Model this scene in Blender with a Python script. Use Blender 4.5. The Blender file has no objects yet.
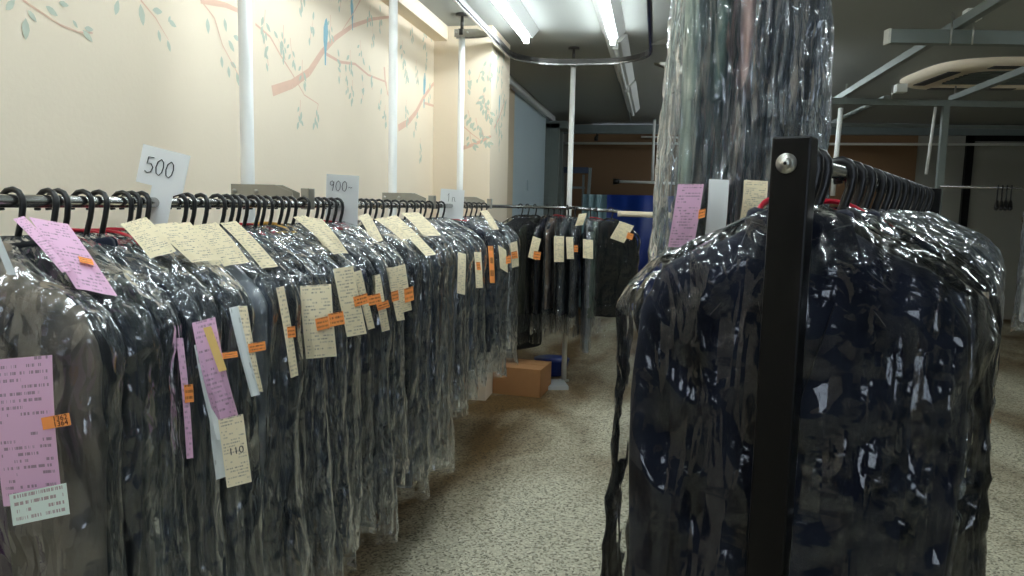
import bpy, math, random
import numpy as np
from math import sin, cos, radians, pi
from mathutils import Vector, Matrix, Quaternion

C = bpy.context.scene.collection
sc = bpy.context.scene

# ------------------------------------------------------------------ camera
F_PX, CZ = 740.0, 1.45
yaw, pit, rol = radians(10.73), radians(6.41), radians(1.3)
fw = Vector((-sin(yaw)*cos(pit), cos(yaw)*cos(pit), -sin(pit)))
r0 = Vector((cos(yaw), sin(yaw), 0)); u0 = r0.cross(fw)
RR = cos(rol)*r0 + sin(rol)*u0; UU = -sin(rol)*r0 + cos(rol)*u0
CAM = Vector((0, 0, CZ))
cd = bpy.data.cameras.new('camera'); cam = bpy.data.objects.new('camera', cd); C.objects.link(cam)
cd.sensor_width = 36; cd.lens = F_PX/1024*36; cd.clip_start = .02
M = Matrix((RR, UU, -fw)).transposed().to_4x4(); M.translation = CAM
cam.matrix_world = M
sc.camera = cam

def ray(x, y): return fw*F_PX + RR*(x-512) - UU*(y-288)
def at(x, y, ax, v):                       # a measured point: photo pixel to a known plane of the room
    d = ray(x, y); return CAM + d*((v-CAM[ax])/d[ax])
def on_plane(x, y, P, n):
    d = ray(x, y); return CAM + d*((P-CAM).dot(n)/d.dot(n))

# ------------------------------------------------------------------ render look
sc.view_settings.view_transform = 'Standard'; sc.view_settings.look = 'None'
sc.view_settings.gamma = 1; sc.view_settings.use_curve_mapping = False
sc.view_settings.exposure = 1.1
sc.cycles.max_bounces = 10; sc.cycles.diffuse_bounces = 4; sc.cycles.glossy_bounces = 4
sc.cycles.transmission_bounces = 6; sc.cycles.transparent_max_bounces = 48
sc.cycles.use_denoising = True; sc.cycles.caustics_reflective = False; sc.cycles.caustics_refractive = False
sc.cycles.sample_clamp_indirect = 6

# ------------------------------------------------------------------ materials
class NT:
    def __init__(s, name):
        s.m = bpy.data.materials.new(name); s.m.use_nodes = True
        s.t = s.m.node_tree; s.t.nodes.clear()
        s.out = s.t.nodes.new('ShaderNodeOutputMaterial')
    def n(s, typ, **kw):
        nd = s.t.nodes.new(typ)
        for k, v in kw.items():
            if k.startswith('_'): nd.inputs[k[1:].replace('_', ' ')].default_value = v
            else: setattr(nd, k, v)
        return nd
    def l(s, a, b): s.t.links.new(a, b)

def rgb(c): return (c[0], c[1], c[2], 1)
def s2l(r, g, b):
    f = lambda v: ((v/255+.055)/1.055)**2.4 if v > 10 else v/255/12.92
    return (f(r), f(g), f(b))

def plain(name, c, rough=.5, metal=0, noise=0, nscale=20, bump=0, bscale=80, spec=.5, emit=None, emc=(1, 1, 1)):
    t = NT(name)
    b = t.n('ShaderNodeBsdfPrincipled'); b.inputs['Base Color'].default_value = rgb(c)
    b.inputs['Roughness'].default_value = rough; b.inputs['Metallic'].default_value = metal
    b.inputs['Specular IOR Level'].default_value = spec
    if emit:
        b.inputs['Emission Color'].default_value = rgb(emc); b.inputs['Emission Strength'].default_value = emit
    tc = t.n('ShaderNodeTexCoord')
    if noise:
        nz = t.n('ShaderNodeTexNoise', _Scale=nscale, _Detail=5.0); t.l(tc.outputs['Object'], nz.inputs['Vector'])
        mx = t.n('ShaderNodeMix', data_type='RGBA')
        mx.inputs['A'].default_value = rgb([max(0, v*(1-noise)) for v in c]); mx.inputs['B'].default_value = rgb([min(1, v*(1+noise)) for v in c])
        t.l(nz.outputs['Fac'], mx.inputs['Factor']); t.l(mx.outputs['Result'], b.inputs['Base Color'])
    if bump:
        nb = t.n('ShaderNodeTexNoise', _Scale=bscale, _Detail=4.0); t.l(tc.outputs['Object'], nb.inputs['Vector'])
        bp = t.n('ShaderNodeBump', _Strength=bump, _Distance=.004); t.l(nb.outputs['Fac'], bp.inputs['Height']); t.l(bp.outputs['Normal'], b.inputs['Normal'])
    t.l(b.outputs[0], t.out.inputs[0]); return t.m

def film(name, haze=.06, rough=.12, scale=14.0, bump=.8, gain=1.5, sx=1.0, sz=.45, hz2=.25, tint=(.975, .985, .99), bdist=.03):
    """thin clear polythene: straight-through film with a wrinkled gloss and milky creases"""
    t = NT(name)
    tc = t.n('ShaderNodeTexCoord'); mp = t.n('ShaderNodeMapping'); mp.inputs['Scale'].default_value = (sx, sx, sz)
    t.l(tc.outputs['Object'], mp.inputs['Vector'])
    oi = t.n('ShaderNodeObjectInfo'); ml = t.n('ShaderNodeMath', operation='MULTIPLY'); ml.inputs[1].default_value = 37.0
    t.l(oi.outputs['Random'], ml.inputs[0]); cb = t.n('ShaderNodeCombineXYZ'); t.l(ml.outputs[0], cb.inputs[0]); t.l(ml.outputs[0], cb.inputs[2])
    t.l(cb.outputs[0], mp.inputs['Location'])
    n1 = t.n('ShaderNodeTexNoise', _Scale=scale*.4, _Detail=2.0); t.l(mp.outputs[0], n1.inputs['Vector'])
    mx = t.n('ShaderNodeMix', data_type='VECTOR'); mx.inputs['Factor'].default_value = .10
    t.l(mp.outputs[0], mx.inputs['A']); t.l(n1.outputs['Color'], mx.inputs['B'])
    v = t.n('ShaderNodeTexVoronoi', feature='F1', distance='CHEBYCHEV', _Scale=scale*.6); t.l(mx.outputs['Result'], v.inputs['Vector'])
    v3 = t.n('ShaderNodeTexVoronoi', feature='F1', distance='MANHATTAN', _Scale=scale*1.5); t.l(mx.outputs['Result'], v3.inputs['Vector'])
    v2 = t.n('ShaderNodeTexVoronoi', feature='DISTANCE_TO_EDGE', _Scale=scale*1.5); t.l(mx.outputs['Result'], v2.inputs['Vector'])
    n2 = t.n('ShaderNodeTexNoise', noise_type='RIDGED_MULTIFRACTAL', _Scale=scale*.5, _Detail=2.0); t.l(mp.outputs[0], n2.inputs['Vector'])
    a0 = t.n('ShaderNodeMath', operation='MULTIPLY_ADD'); a0.inputs[1].default_value = .30
    t.l(v3.outputs['Distance'], a0.inputs[0]); t.l(v.outputs['Distance'], a0.inputs[2])
    a1 = t.n('ShaderNodeMath', operation='MULTIPLY_ADD'); a1.inputs[1].default_value = .22
    t.l(n2.outputs['Fac'], a1.inputs[0]); t.l(a0.outputs[0], a1.inputs[2])
    bp = t.n('ShaderNodeBump', _Strength=bump, _Distance=bdist); t.l(a1.outputs[0], bp.inputs['Height'])
    fr = t.n('ShaderNodeFresnel', _IOR=1.5); t.l(bp.outputs['Normal'], fr.inputs['Normal'])
    g = t.n('ShaderNodeMath', operation='MULTIPLY', use_clamp=True); g.inputs[1].default_value = gain; t.l(fr.outputs[0], g.inputs[0])
    tr = t.n('ShaderNodeBsdfTransparent'); tr.inputs[0].default_value = rgb(tint)
    gl = t.n('ShaderNodeBsdfGlossy', _Roughness=rough); gl.inputs[0].default_value = (1, 1, 1, 1); t.l(bp.outputs['Normal'], gl.inputs['Normal'])
    m1 = t.n('ShaderNodeMixShader'); t.l(g.outputs[0], m1.inputs[0]); t.l(tr.outputs[0], m1.inputs[1]); t.l(gl.outputs[0], m1.inputs[2])
    df = t.n('ShaderNodeBsdfDiffuse'); df.inputs[0].default_value = (.70, .84, .98, 1); t.l(bp.outputs['Normal'], df.inputs['Normal'])
    # milky along creases
    mq = t.n('ShaderNodeMapping'); mq.inputs['Scale'].default_value = (1, 1, 1.1); mq.inputs['Rotation'].default_value = (.25, .3, 0); t.l(mx.outputs['Result'], mq.inputs['Vector'])
    n4 = t.n('ShaderNodeTexNoise', noise_type='RIDGED_MULTIFRACTAL', _Scale=scale*.8, _Detail=5.0, _Roughness=.75); t.l(mq.outputs[0], n4.inputs['Vector'])
    rp = t.n('ShaderNodeMapRange'); rp.inputs['From Min'].default_value = .45; rp.inputs['From Max'].default_value = 1.15
    rp.inputs['To Min'].default_value = haze; rp.inputs['To Max'].default_value = haze+hz2*1.6
    t.l(n4.outputs['Fac'], rp.inputs['Value'])
    tl = t.n('ShaderNodeBsdfTranslucent'); tl.inputs[0].default_value = (.68, .83, .98, 1); t.l(bp.outputs['Normal'], tl.inputs['Normal'])
    md = t.n('ShaderNodeMixShader'); md.inputs[0].default_value = .4; t.l(df.outputs[0], md.inputs[1]); t.l(tl.outputs[0], md.inputs[2]); df = md
    m2 = t.n('ShaderNodeMixShader'); t.l(rp.outputs[0], m2.inputs[0]); t.l(m1.outputs[0], m2.inputs[1]); t.l(df.outputs[0], m2.inputs[2])
    t.l(m2.outputs[0], t.out.inputs[0]); return t.m

def paper(name, c, ink=(.12, .1, .1), rows=22.0, dens=.52, ik=.62):
    t = NT(name); uv = t.n('ShaderNodeUVMap'); sp = t.n('ShaderNodeSeparateXYZ'); t.l(uv.outputs[0], sp.inputs[0])
    mv = t.n('ShaderNodeMath', operation='MULTIPLY'); mv.inputs[1].default_value = rows; t.l(sp.outputs[1], mv.inputs[0])
    fl = t.n('ShaderNodeMath', operation='FLOOR'); t.l(mv.outputs[0], fl.inputs[0])
    fc = t.n('ShaderNodeMath', operation='FRACT'); t.l(mv.outputs[0], fc.inputs[0])
    c1 = t.n('ShaderNodeMath', operation='GREATER_THAN'); c1.inputs[1].default_value = .55; t.l(fc.outputs[0], c1.inputs[0])
    def band(sx, sy, th):
        cx = t.n('ShaderNodeCombineXYZ')
        a = t.n('ShaderNodeMath', operation='MULTIPLY'); a.inputs[1].default_value = sx; t.l(sp.outputs[0], a.inputs[0])
        b = t.n('ShaderNodeMath', operation='MULTIPLY'); b.inputs[1].default_value = sy; t.l(fl.outputs[0], b.inputs[0])
        t.l(a.outputs[0], cx.inputs[0]); t.l(b.outputs[0], cx.inputs[1])
        oi = t.n('ShaderNodeObjectInfo'); r = t.n('ShaderNodeMath', operation='MULTIPLY'); r.inputs[1].default_value = 50; t.l(oi.outputs['Random'], r.inputs[0]); t.l(r.outputs[0], cx.inputs[2])
        nz = t.n('ShaderNodeTexNoise', _Scale=1.0, _Detail=1.0); t.l(cx.outputs[0], nz.inputs['Vector'])
        g = t.n('ShaderNodeMath', operation='GREATER_THAN'); g.inputs[1].default_value = th; t.l(nz.outputs[0], g.inputs[0]); return g
    g1 = band(45, 7.3, .5); g2 = band(3.2, 3.7, 1-dens)
    # margins
    q = t.n('ShaderNodeMath', operation='SUBTRACT'); q.inputs[1].default_value = .5; t.l(sp.outputs[0], q.inputs[0])
    q2 = t.n('ShaderNodeMath', operation='ABSOLUTE'); t.l(q.outputs[0], q2.inputs[0])
    q3 = t.n('ShaderNodeMath', operation='LESS_THAN'); q3.inputs[1].default_value = .43; t.l(q2.outputs[0], q3.inputs[0])
    p = c1
    for x in (g1, g2, q3):
        m = t.n('ShaderNodeMath', operation='MULTIPLY'); t.l(p.outputs[0], m.inputs[0]); t.l(x.outputs[0], m.inputs[1]); p = m
    mk = t.n('ShaderNodeMath', operation='MULTIPLY'); mk.inputs[1].default_value = ik; t.l(p.outputs[0], mk.inputs[0])
    mx = t.n('ShaderNodeMix', data_type='RGBA'); mx.inputs['A'].default_value = rgb(c); mx.inputs['B'].default_value = rgb(ink)
    t.l(mk.outputs[0], mx.inputs['Factor'])
    b = t.n('ShaderNodeBsdfPrincipled', _Roughness=.6); b.inputs['Specular IOR Level'].default_value = .25
    t.l(mx.outputs['Result'], b.inputs['Base Color'])
    t.l(b.outputs[0], t.out.inputs[0]); return t.m

def cloth(name, c, sheen=.25):
    t = NT(name); tc = t.n('ShaderNodeTexCoord')
    nz = t.n('ShaderNodeTexNoise', _Scale=9.0, _Detail=4.0); t.l(tc.outputs['Object'], nz.inputs['Vector'])
    mx = t.n('ShaderNodeMix', data_type='RGBA'); mx.inputs['A'].default_value = rgb([v*.75 for v in c]); mx.inputs['B'].default_value = rgb([v*1.3 for v in c])
    t.l(nz.outputs['Fac'], mx.inputs['Factor'])
    b = t.n('ShaderNodeBsdfPrincipled', _Roughness=.85); b.inputs['Specular IOR Level'].default_value = .25
    b.inputs['Sheen Weight'].default_value = sheen*.3; t.l(mx.outputs['Result'], b.inputs['Base Color'])
    n2 = t.n('ShaderNodeTexNoise', _Scale=350.0, _Detail=2.0); t.l(tc.outputs['Object'], n2.inputs['Vector'])
    bp = t.n('ShaderNodeBump', _Strength=.25, _Distance=.002); t.l(n2.outputs['Fac'], bp.inputs['Height']); t.l(bp.outputs['Normal'], b.inputs['Normal'])
    t.l(b.outputs[0], t.out.inputs[0]); return t.m

def floor_mat():
    t = NT('terrazzo'); tc = t.n('ShaderNodeTexCoord')
    v = t.n('ShaderNodeTexVoronoi', _Scale=115.0); t.l(tc.outputs['Object'], v.inputs['Vector'])
    sp = t.n('ShaderNodeSeparateColor'); t.l(v.outputs['Color'], sp.inputs[0])
    cr = t.n('ShaderNodeValToRGB'); e = cr.color_ramp; e.interpolation = 'LINEAR'
    e.elements[0].position = 0; e.elements[0].color = rgb(s2l(104, 98, 80)); e.elements[1].position = 1; e.elements[1].color = rgb(s2l(230, 225, 204))
    for p, c in ((.2, (158, 151, 128)), (.38, (196, 190, 166)), (.75, (208, 202, 178))):
        x = e.elements.new(p); x.color = rgb(s2l(*c))
    t.l(sp.outputs[0], cr.inputs[0])
    # stains
    n1 = t.n('ShaderNodeTexNoise', _Scale=1.1, _Detail=7.0, _Distortion=.6); mp = t.n('ShaderNodeMapping'); mp.inputs['Scale'].default_value = (1.5, .7, 1); mp.inputs['Location'].default_value = (3.1, 1.4, 0)
    t.l(tc.outputs['Object'], mp.inputs['Vector']); t.l(mp.outputs[0], n1.inputs['Vector'])
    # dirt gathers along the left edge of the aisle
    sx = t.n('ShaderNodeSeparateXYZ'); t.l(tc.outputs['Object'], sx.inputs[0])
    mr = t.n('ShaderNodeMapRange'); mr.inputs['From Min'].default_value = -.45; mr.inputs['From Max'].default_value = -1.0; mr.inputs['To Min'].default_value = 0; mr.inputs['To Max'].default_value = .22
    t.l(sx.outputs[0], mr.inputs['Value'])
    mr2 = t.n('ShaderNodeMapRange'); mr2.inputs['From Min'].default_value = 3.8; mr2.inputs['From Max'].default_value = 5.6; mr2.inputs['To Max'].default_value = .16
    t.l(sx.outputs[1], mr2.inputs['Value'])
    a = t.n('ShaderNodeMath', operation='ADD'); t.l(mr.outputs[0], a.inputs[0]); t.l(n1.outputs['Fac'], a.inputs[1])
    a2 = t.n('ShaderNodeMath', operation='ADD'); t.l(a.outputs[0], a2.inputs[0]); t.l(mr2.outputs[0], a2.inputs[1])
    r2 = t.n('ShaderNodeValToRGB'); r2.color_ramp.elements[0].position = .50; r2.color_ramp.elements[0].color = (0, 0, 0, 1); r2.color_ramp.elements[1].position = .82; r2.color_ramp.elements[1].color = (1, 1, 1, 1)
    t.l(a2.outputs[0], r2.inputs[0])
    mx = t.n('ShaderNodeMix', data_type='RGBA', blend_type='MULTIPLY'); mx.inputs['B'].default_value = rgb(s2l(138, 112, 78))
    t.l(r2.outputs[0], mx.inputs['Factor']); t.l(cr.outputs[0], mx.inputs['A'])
    # expansion joints / cracks
    n3 = t.n('ShaderNodeTexVoronoi', feature='DISTANCE_TO_EDGE', _Scale=.8); mp3 = t.n('ShaderNodeMapping'); mp3.inputs['Location'].default_value = (.3, .9, 0)
    nd = t.n('ShaderNodeTexNoise', _Scale=6.0, _Detail=5.0); t.l(tc.outputs['Object'], nd.inputs['Vector'])
    md = t.n('ShaderNodeMix', data_type='VECTOR'); md.inputs['Factor'].default_value = .1; t.l(tc.outputs['Object'], md.inputs['A']); t.l(nd.outputs['Color'], md.inputs['B'])
    t.l(md.outputs['Result'], mp3.inputs['Vector']); t.l(mp3.outputs[0], n3.inputs['Vector'])
    lt = t.n('ShaderNodeMath', operation='LESS_THAN'); lt.inputs[1].default_value = .0035; t.l(n3.outputs['Distance'], lt.inputs[0])
    ms = t.n('ShaderNodeMath', operation='MULTIPLY'); ms.inputs[1].default_value = .2; t.l(lt.outputs[0], ms.inputs[0])
    m3 = t.n('ShaderNodeMix', data_type='RGBA'); m3.inputs['B'].default_value = rgb(s2l(80, 70, 52)); t.l(ms.outputs[0], m3.inputs['Factor']); t.l(mx.outputs['Result'], m3.inputs['A'])
    b = t.n('ShaderNodeBsdfPrincipled', _Roughness=.55); b.inputs['Specular IOR Level'].default_value = .3
    t.l(m3.outputs['Result'], b.inputs['Base Color']); t.l(b.outputs[0], t.out.inputs[0]); return t.m

def wallpaper(name, c, panel=.91):
    t = NT(name); tc = t.n('ShaderNodeTexCoord')
    nz = t.n('ShaderNodeTexNoise', _Scale=2.0, _Detail=6.0); t.l(tc.outputs['Object'], nz.inputs['Vector'])
    mx = t.n('ShaderNodeMix', data_type='RGBA'); mx.inputs['A'].default_value = rgb([v*.93 for v in c]); mx.inputs['B'].default_value = rgb([min(1, v*1.05) for v in c])
    t.l(nz.outputs['Fac'], mx.inputs['Factor'])
    b = t.n('ShaderNodeBsdfPrincipled', _Roughness=.7); b.inputs['Specular IOR Level'].default_value = .2
    t.l(mx.outputs['Result'], b.inputs['Base Color'])
    n2 = t.n('ShaderNodeTexNoise', _Scale=60.0, _Detail=4.0); t.l(tc.outputs['Object'], n2.inputs['Vector'])
    bp = t.n('ShaderNodeBump', _Strength=.15, _Distance=.004); t.l(n2.outputs['Fac'], bp.inputs['Height']); t.l(bp.outputs['Normal'], b.inputs['Normal'])
    t.l(b.outputs[0], t.out.inputs[0]); return t.m

MT = {}
MT['floor'] = floor_mat()
MT['cream_wall'] = wallpaper('cream_wallpaper', s2l(243, 228, 205))
MT['tan_wall'] = wallpaper('tan_wall', s2l(206, 188, 160))
MT['slate_wall'] = plain('slate_wall', s2l(78, 88, 108), .8, noise=.1, nscale=2)
MT['leaf'] = plain('leaf_print', s2l(196, 202, 184), .7, noise=.12, nscale=30)
MT['branch'] = plain('branch_print', s2l(228, 192, 168), .7, noise=.08)
MT['bird'] = plain('bird_print', s2l(140, 182, 194), .7, noise=.15, nscale=60)
MT['ceiling'] = plain('ceiling_board', s2l(152, 155, 150), .85, noise=.06, nscale=1.5)
MT['pale_blue_wall'] = plain('pale_blue_panel', s2l(176, 192, 198), .5, noise=.05, nscale=2)
MT['grey_metal'] = plain('galvanised_grey', s2l(120, 130, 130), .45, .3, noise=.12, nscale=8)
MT['green_steel'] = plain('green_grey_steel', s2l(118, 125, 121), .5, .2, noise=.08, nscale=10)
MT['brown_wall'] = plain('brown_board', s2l(122, 92, 62), .7, noise=.12, nscale=1.2)
MT['back_wall'] = plain('back_wall_paint', s2l(150, 148, 138), .8, noise=.08, nscale=1.5)
MT['white_pipe'] = plain('white_coated_pipe', s2l(240, 240, 236), .3)
MT['dark_metal'] = plain('dark_track_metal', s2l(70, 68, 66), .35, .7)
MT['chrome'] = plain('chrome_rail', s2l(170, 170, 168), .22, .95)
MT['steel_plate'] = plain('bracket_plate', s2l(165, 162, 152), .4, .6, noise=.1, nscale=30)
MT['black_steel'] = plain('black_powder_steel', s2l(8, 8, 9), .35, .0, spec=.22, bump=.04, bscale=500)
MT['bolt'] = plain('zinc_bolt', s2l(190, 188, 182), .3, .85)
MT['black_plastic'] = plain('black_plastic', s2l(18, 18, 19), .35)
MT['red_plastic'] = plain('red_plastic', s2l(196, 28, 52), .3)
MT['yellow_plastic'] = plain('yellow_plastic', s2l(214, 160, 60), .4)
MT['white_plastic'] = plain('white_plastic', s2l(226, 226, 218), .5)
MT['pink_paper'] = paper('pink_receipt', s2l(228, 184, 214))
MT['cream_paper'] = paper('cream_receipt', s2l(242, 228, 194))
MT['white_paper'] = paper('white_slip', s2l(232, 238, 236), rows=8, dens=.35)
MT['note_paper'] = paper('note_slip', s2l(228, 240, 232), ink=s2l(140, 60, 80), rows=4.2, dens=.62)
MT['blank_paper'] = plain('blank_card', s2l(240, 242, 242), .55)
MT['yellow_paper'] = paper('yellow_slip', s2l(244, 206, 130), rows=8, dens=.3)
MT['orange_paper'] = paper('orange_sticker_paper', s2l(250, 156, 84), ink=(.03, .02, .02), rows=2.9, dens=.75, ik=.8)
MT['orange_plain'] = plain('orange_sticker_blank', s2l(250, 156, 84), .5)
MT['ink'] = plain('black_ink', (.012, .012, .014), .5)
MT['grey_card'] = plain('grey_card_paper', s2l(176, 180, 180), .6)
MT['cardboard'] = plain('cardboard', s2l(176, 128, 84), .8, noise=.06)
MT['blue_plastic'] = plain('blue_plastic', s2l(16, 46, 128), .4)
MT['tarp'] = plain('blue_tarpaulin', s2l(12, 44, 118), .45, bump=.3, bscale=12)
MT['pale_curtain'] = plain('pale_blue_curtain', s2l(150, 180, 186), .7)
MT['lamp_white'] = plain('lamp_enamel', s2l(214, 216, 212), .4)
MT['tube_on'] = plain('lit_tube', (1, 1, 1), .4, emit=26, emc=(.86, .96, 1.0))
MT['tube_off'] = plain('unlit_tube', s2l(215, 218, 214), .3)
MT['film'] = film('clear_film', haze=.045, rough=.11, scale=18, bump=1.0, gain=2.4, sz=.45, hz2=.26, bdist=.022)
MT['film_tight'] = film('tight_film', haze=.003, rough=.09, scale=15, bump=1.0, gain=1.15, sz=.24, hz2=.008, tint=(.97, .98, .99), bdist=.03)
MT['film_long'] = film('long_film', haze=.08, rough=.12, scale=18, bump=1.0, gain=2.3, sz=.3, hz2=.16, bdist=.025)
COL = dict(black=(21, 22, 27), navy=(23, 27, 43), charcoal=(48, 52, 60), grey=(104, 106, 110), taupe=(132, 120, 104), brown=(112, 80, 56),
           beige=(188, 166, 140), purple=(84, 44, 84), green=(104, 128, 112), pale_green=(186, 204, 190), pink=(246, 200, 186), olive=(58, 60, 48),
           slate=(66, 76, 96), light_grey=(160, 166, 172), white=(214, 212, 208), maroon=(70, 32, 40), blue=(40, 60, 112))
for k, c in COL.items(): MT['c_'+k] = cloth('cloth_'+k, s2l(*c))

# ------------------------------------------------------------------ mesh helpers
class MB:
    def __init__(s): s.v = []; s.f = []; s.m = []; s.sm = []; s.uv = {}
    def add(s, vs, fs, mi=0, smooth=False):
        o = len(s.v); s.v += [tuple(v) for v in vs]
        for f in fs: s.f.append(tuple(i+o for i in f)); s.m.append(mi); s.sm.append(smooth)
        return s
    def box(s, a, b, mi=0, mat=None):
        x0, y0, z0 = a; x1, y1, z1 = b
        vs = [Vector(p) for p in ((x0, y0, z0), (x1, y0, z0), (x1, y1, z0), (x0, y1, z0), (x0, y0, z1), (x1, y0, z1), (x1, y1, z1), (x0, y1, z1))]
        if mat: vs = [mat @ v for v in vs]
        return s.add(vs, [(0, 3, 2, 1), (4, 5, 6, 7), (0, 1, 5, 4), (1, 2, 6, 5), (2, 3, 7, 6), (3, 0, 4, 7)], mi)
    def tube(s, pts, rad, n=12, mi=0, caps=True, ref=None, flat=1.0, smooth=True, sect=None):
        """sweep a round (or given) section along points"""
        pts = [Vector(p) for p in pts]; k = len(pts); rad = rad if isinstance(rad, (list, tuple)) else [rad]*k
        ref = Vector(ref) if ref else None; vs = []; prev = None
        for i, p in enumerate(pts):
            t = (pts[min(i+1, k-1)]-pts[max(i-1, 0)]).normalized()
            if ref is not None: a = ref
            elif prev is not None: a = prev
            else: a = Vector((0, 0, 1)) if abs(t.z) < .9 else Vector((1, 0, 0))
            b = t.cross(a).normalized(); a2 = b.cross(t).normalized(); prev = a2
            if sect: vs += [p + b*x + a2*y for x, y in sect]
            else: vs += [p + b*(rad[i]*cos(2*pi*j/n)) + a2*(rad[i]*flat*sin(2*pi*j/n)) for j in range(n)]
        m = len(sect) if sect else n
        fs = [(i*m+j, i*m+(j+1) % m, (i+1)*m+(j+1) % m, (i+1)*m+j) for i in range(k-1) for j in range(m)]
        if caps: fs += [tuple(range(m-1, -1, -1)), tuple(range((k-1)*m, k*m))]
        return s.add(vs, fs, mi, smooth and not sect)
    def mesh(s, name, mats):
        me = bpy.data.meshes.new(name); me.from_pydata(s.v, [], s.f)
        for m in (mats if isinstance(mats, (list, tuple)) else [mats]): me.materials.append(MT[m] if isinstance(m, str) else m)
        me.polygons.foreach_set('material_index', s.m); me.polygons.foreach_set('use_smooth', s.sm)
        me.update(); return me
    def build(s, name, mats, parent=None, bevel=0, **kw):
        o = link(name, s.mesh(name, mats), parent, **kw)
        if bevel:
            b = o.modifiers.new('bevel', 'BEVEL'); b.width = bevel; b.segments = 2; b.limit_method = 'ANGLE'
        return o

def link(name, me, parent=None, loc=None, rot=None):
    o = bpy.data.objects.new(name, me); C.objects.link(o)
    if parent: o.parent = parent
    if loc is not None: o.location = loc
    if rot is not None: o.rotation_euler = rot
    return o
def thing(name, label, cat, loc=(0, 0, 0), rz=0, group=None):
    o = bpy.data.objects.new(name, None); C.objects.link(o); o.location = loc; o.rotation_euler = (0, 0, rz); o.empty_display_size = .1
    return tag(o, label, cat, group)
def tag(o, label, cat, group=None):
    o['label'] = label; o['category'] = cat
    if group: o['group'] = group
    return o
def struct(o, label=None):
    o['kind'] = 'structure'
    if label: o['label'] = label
    return o

# value noise (numpy)
_rs = np.random.RandomState(5); _tab = _rs.rand(64, 64, 64)*2-1
def vnoise(x, y, z):
    xi = np.floor(x).astype(int); yi = np.floor(y).astype(int); zi = np.floor(z).astype(int)
    fx, fy, fz = x-xi, y-yi, z-zi
    fx, fy, fz = [f*f*(3-2*f) for f in (fx, fy, fz)]
    g = lambda a, b, c: _tab[(xi+a) & 63, (yi+b) & 63, (zi+c) & 63]
    l = lambda a, b, t: a+(b-a)*t
    return l(l(l(g(0, 0, 0), g(1, 0, 0), fx), l(g(0, 1, 0), g(1, 1, 0), fx), fy), l(l(g(0, 0, 1), g(1, 0, 1), fx), l(g(0, 1, 1), g(1, 1, 1), fx), fy), fz)
def ridge(x, y, z): return 1-2*np.abs(vnoise(x, y, z))

def loft(levels, nu, nv, disp=None, ex=2.6, close_top=False):
    """closed-round cloth shape through (z, half width, half thickness) levels"""
    L = np.array([l[:3] for l in levels], float)
    s = np.concatenate([[0], np.cumsum(np.hypot(np.diff(L[:, 0]), np.diff(L[:, 1])))]); S = np.linspace(0, s[-1], nv)
    z = np.interp(S, s, L[:, 0]); hw = np.interp(S, s, L[:, 1]); ht = np.interp(S, s, L[:, 2])
    k = np.ones(5)/5
    def sm(a):
        p = np.pad(a, 2, mode='edge'); return np.convolve(p, k, 'valid')
    hw, ht = sm(hw), sm(ht)
    u = np.linspace(0, 2*pi, nu, endpoint=False)
    cu, su = np.cos(u), np.sin(u)
    X = hw[:, None]*np.sign(cu)*np.abs(cu)**(2/ex); Y = ht[:, None]*np.sign(su)*np.abs(su)**(2/ex); Z = np.repeat(z[:, None], nu, 1)
    nx = np.sign(cu)*np.abs(cu)**1.5*.7; ny = np.sign(su)*np.abs(su)**.6
    if disp is not None:
        dx, dy, dz = disp(X, Y, Z, nx[None, :], ny[None, :], S[:, None]/s[-1])
        X = X+dx; Y = Y+dy; Z = Z+dz
    vs = np.stack([X, Y, Z], -1).reshape(-1, 3)
    fs = [(i*nu+j, (i+1)*nu+j, (i+1)*nu+(j+1) % nu, i*nu+(j+1) % nu) for i in range(nv-1) for j in range(nu)]
    if close_top: fs.append(tuple(range(nu)))
    return vs, fs

def fold_disp(seed, a=.008, f=14, vz=2.0, a2=.003, f2=45, hem=0.0):
    def d(X, Y, Z, nx, ny, s):
        o = seed*7.3
        w = vnoise(X*5+o, Y*5, Z*3+o)*.5
        h = a*ridge(X*f+w*2+o, Y*f*.7+3.1, Z*vz+o) + a2*ridge(X*f2+o+w*3, Y*f2, Z*f2*.35+o)
        h = h*np.clip(s*6, .15, 1)
        dz = hem*vnoise(X*9+o, Y*20+o, Z*0+o)*np.clip((s-.85)*7, 0, 1)
        return nx*h, ny*h, dz
    return d

def np_mesh(name, vs, fs, mats, smooth=True):
    me = bpy.data.meshes.new(name); me.from_pydata(vs.tolist(), [], fs)
    for m in (mats if isinstance(mats, (list, tuple)) else [mats]): me.materials.append(MT[m])
    me.polygons.foreach_set('use_smooth', [smooth]*len(me.polygons)); me.update(); return me

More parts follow.
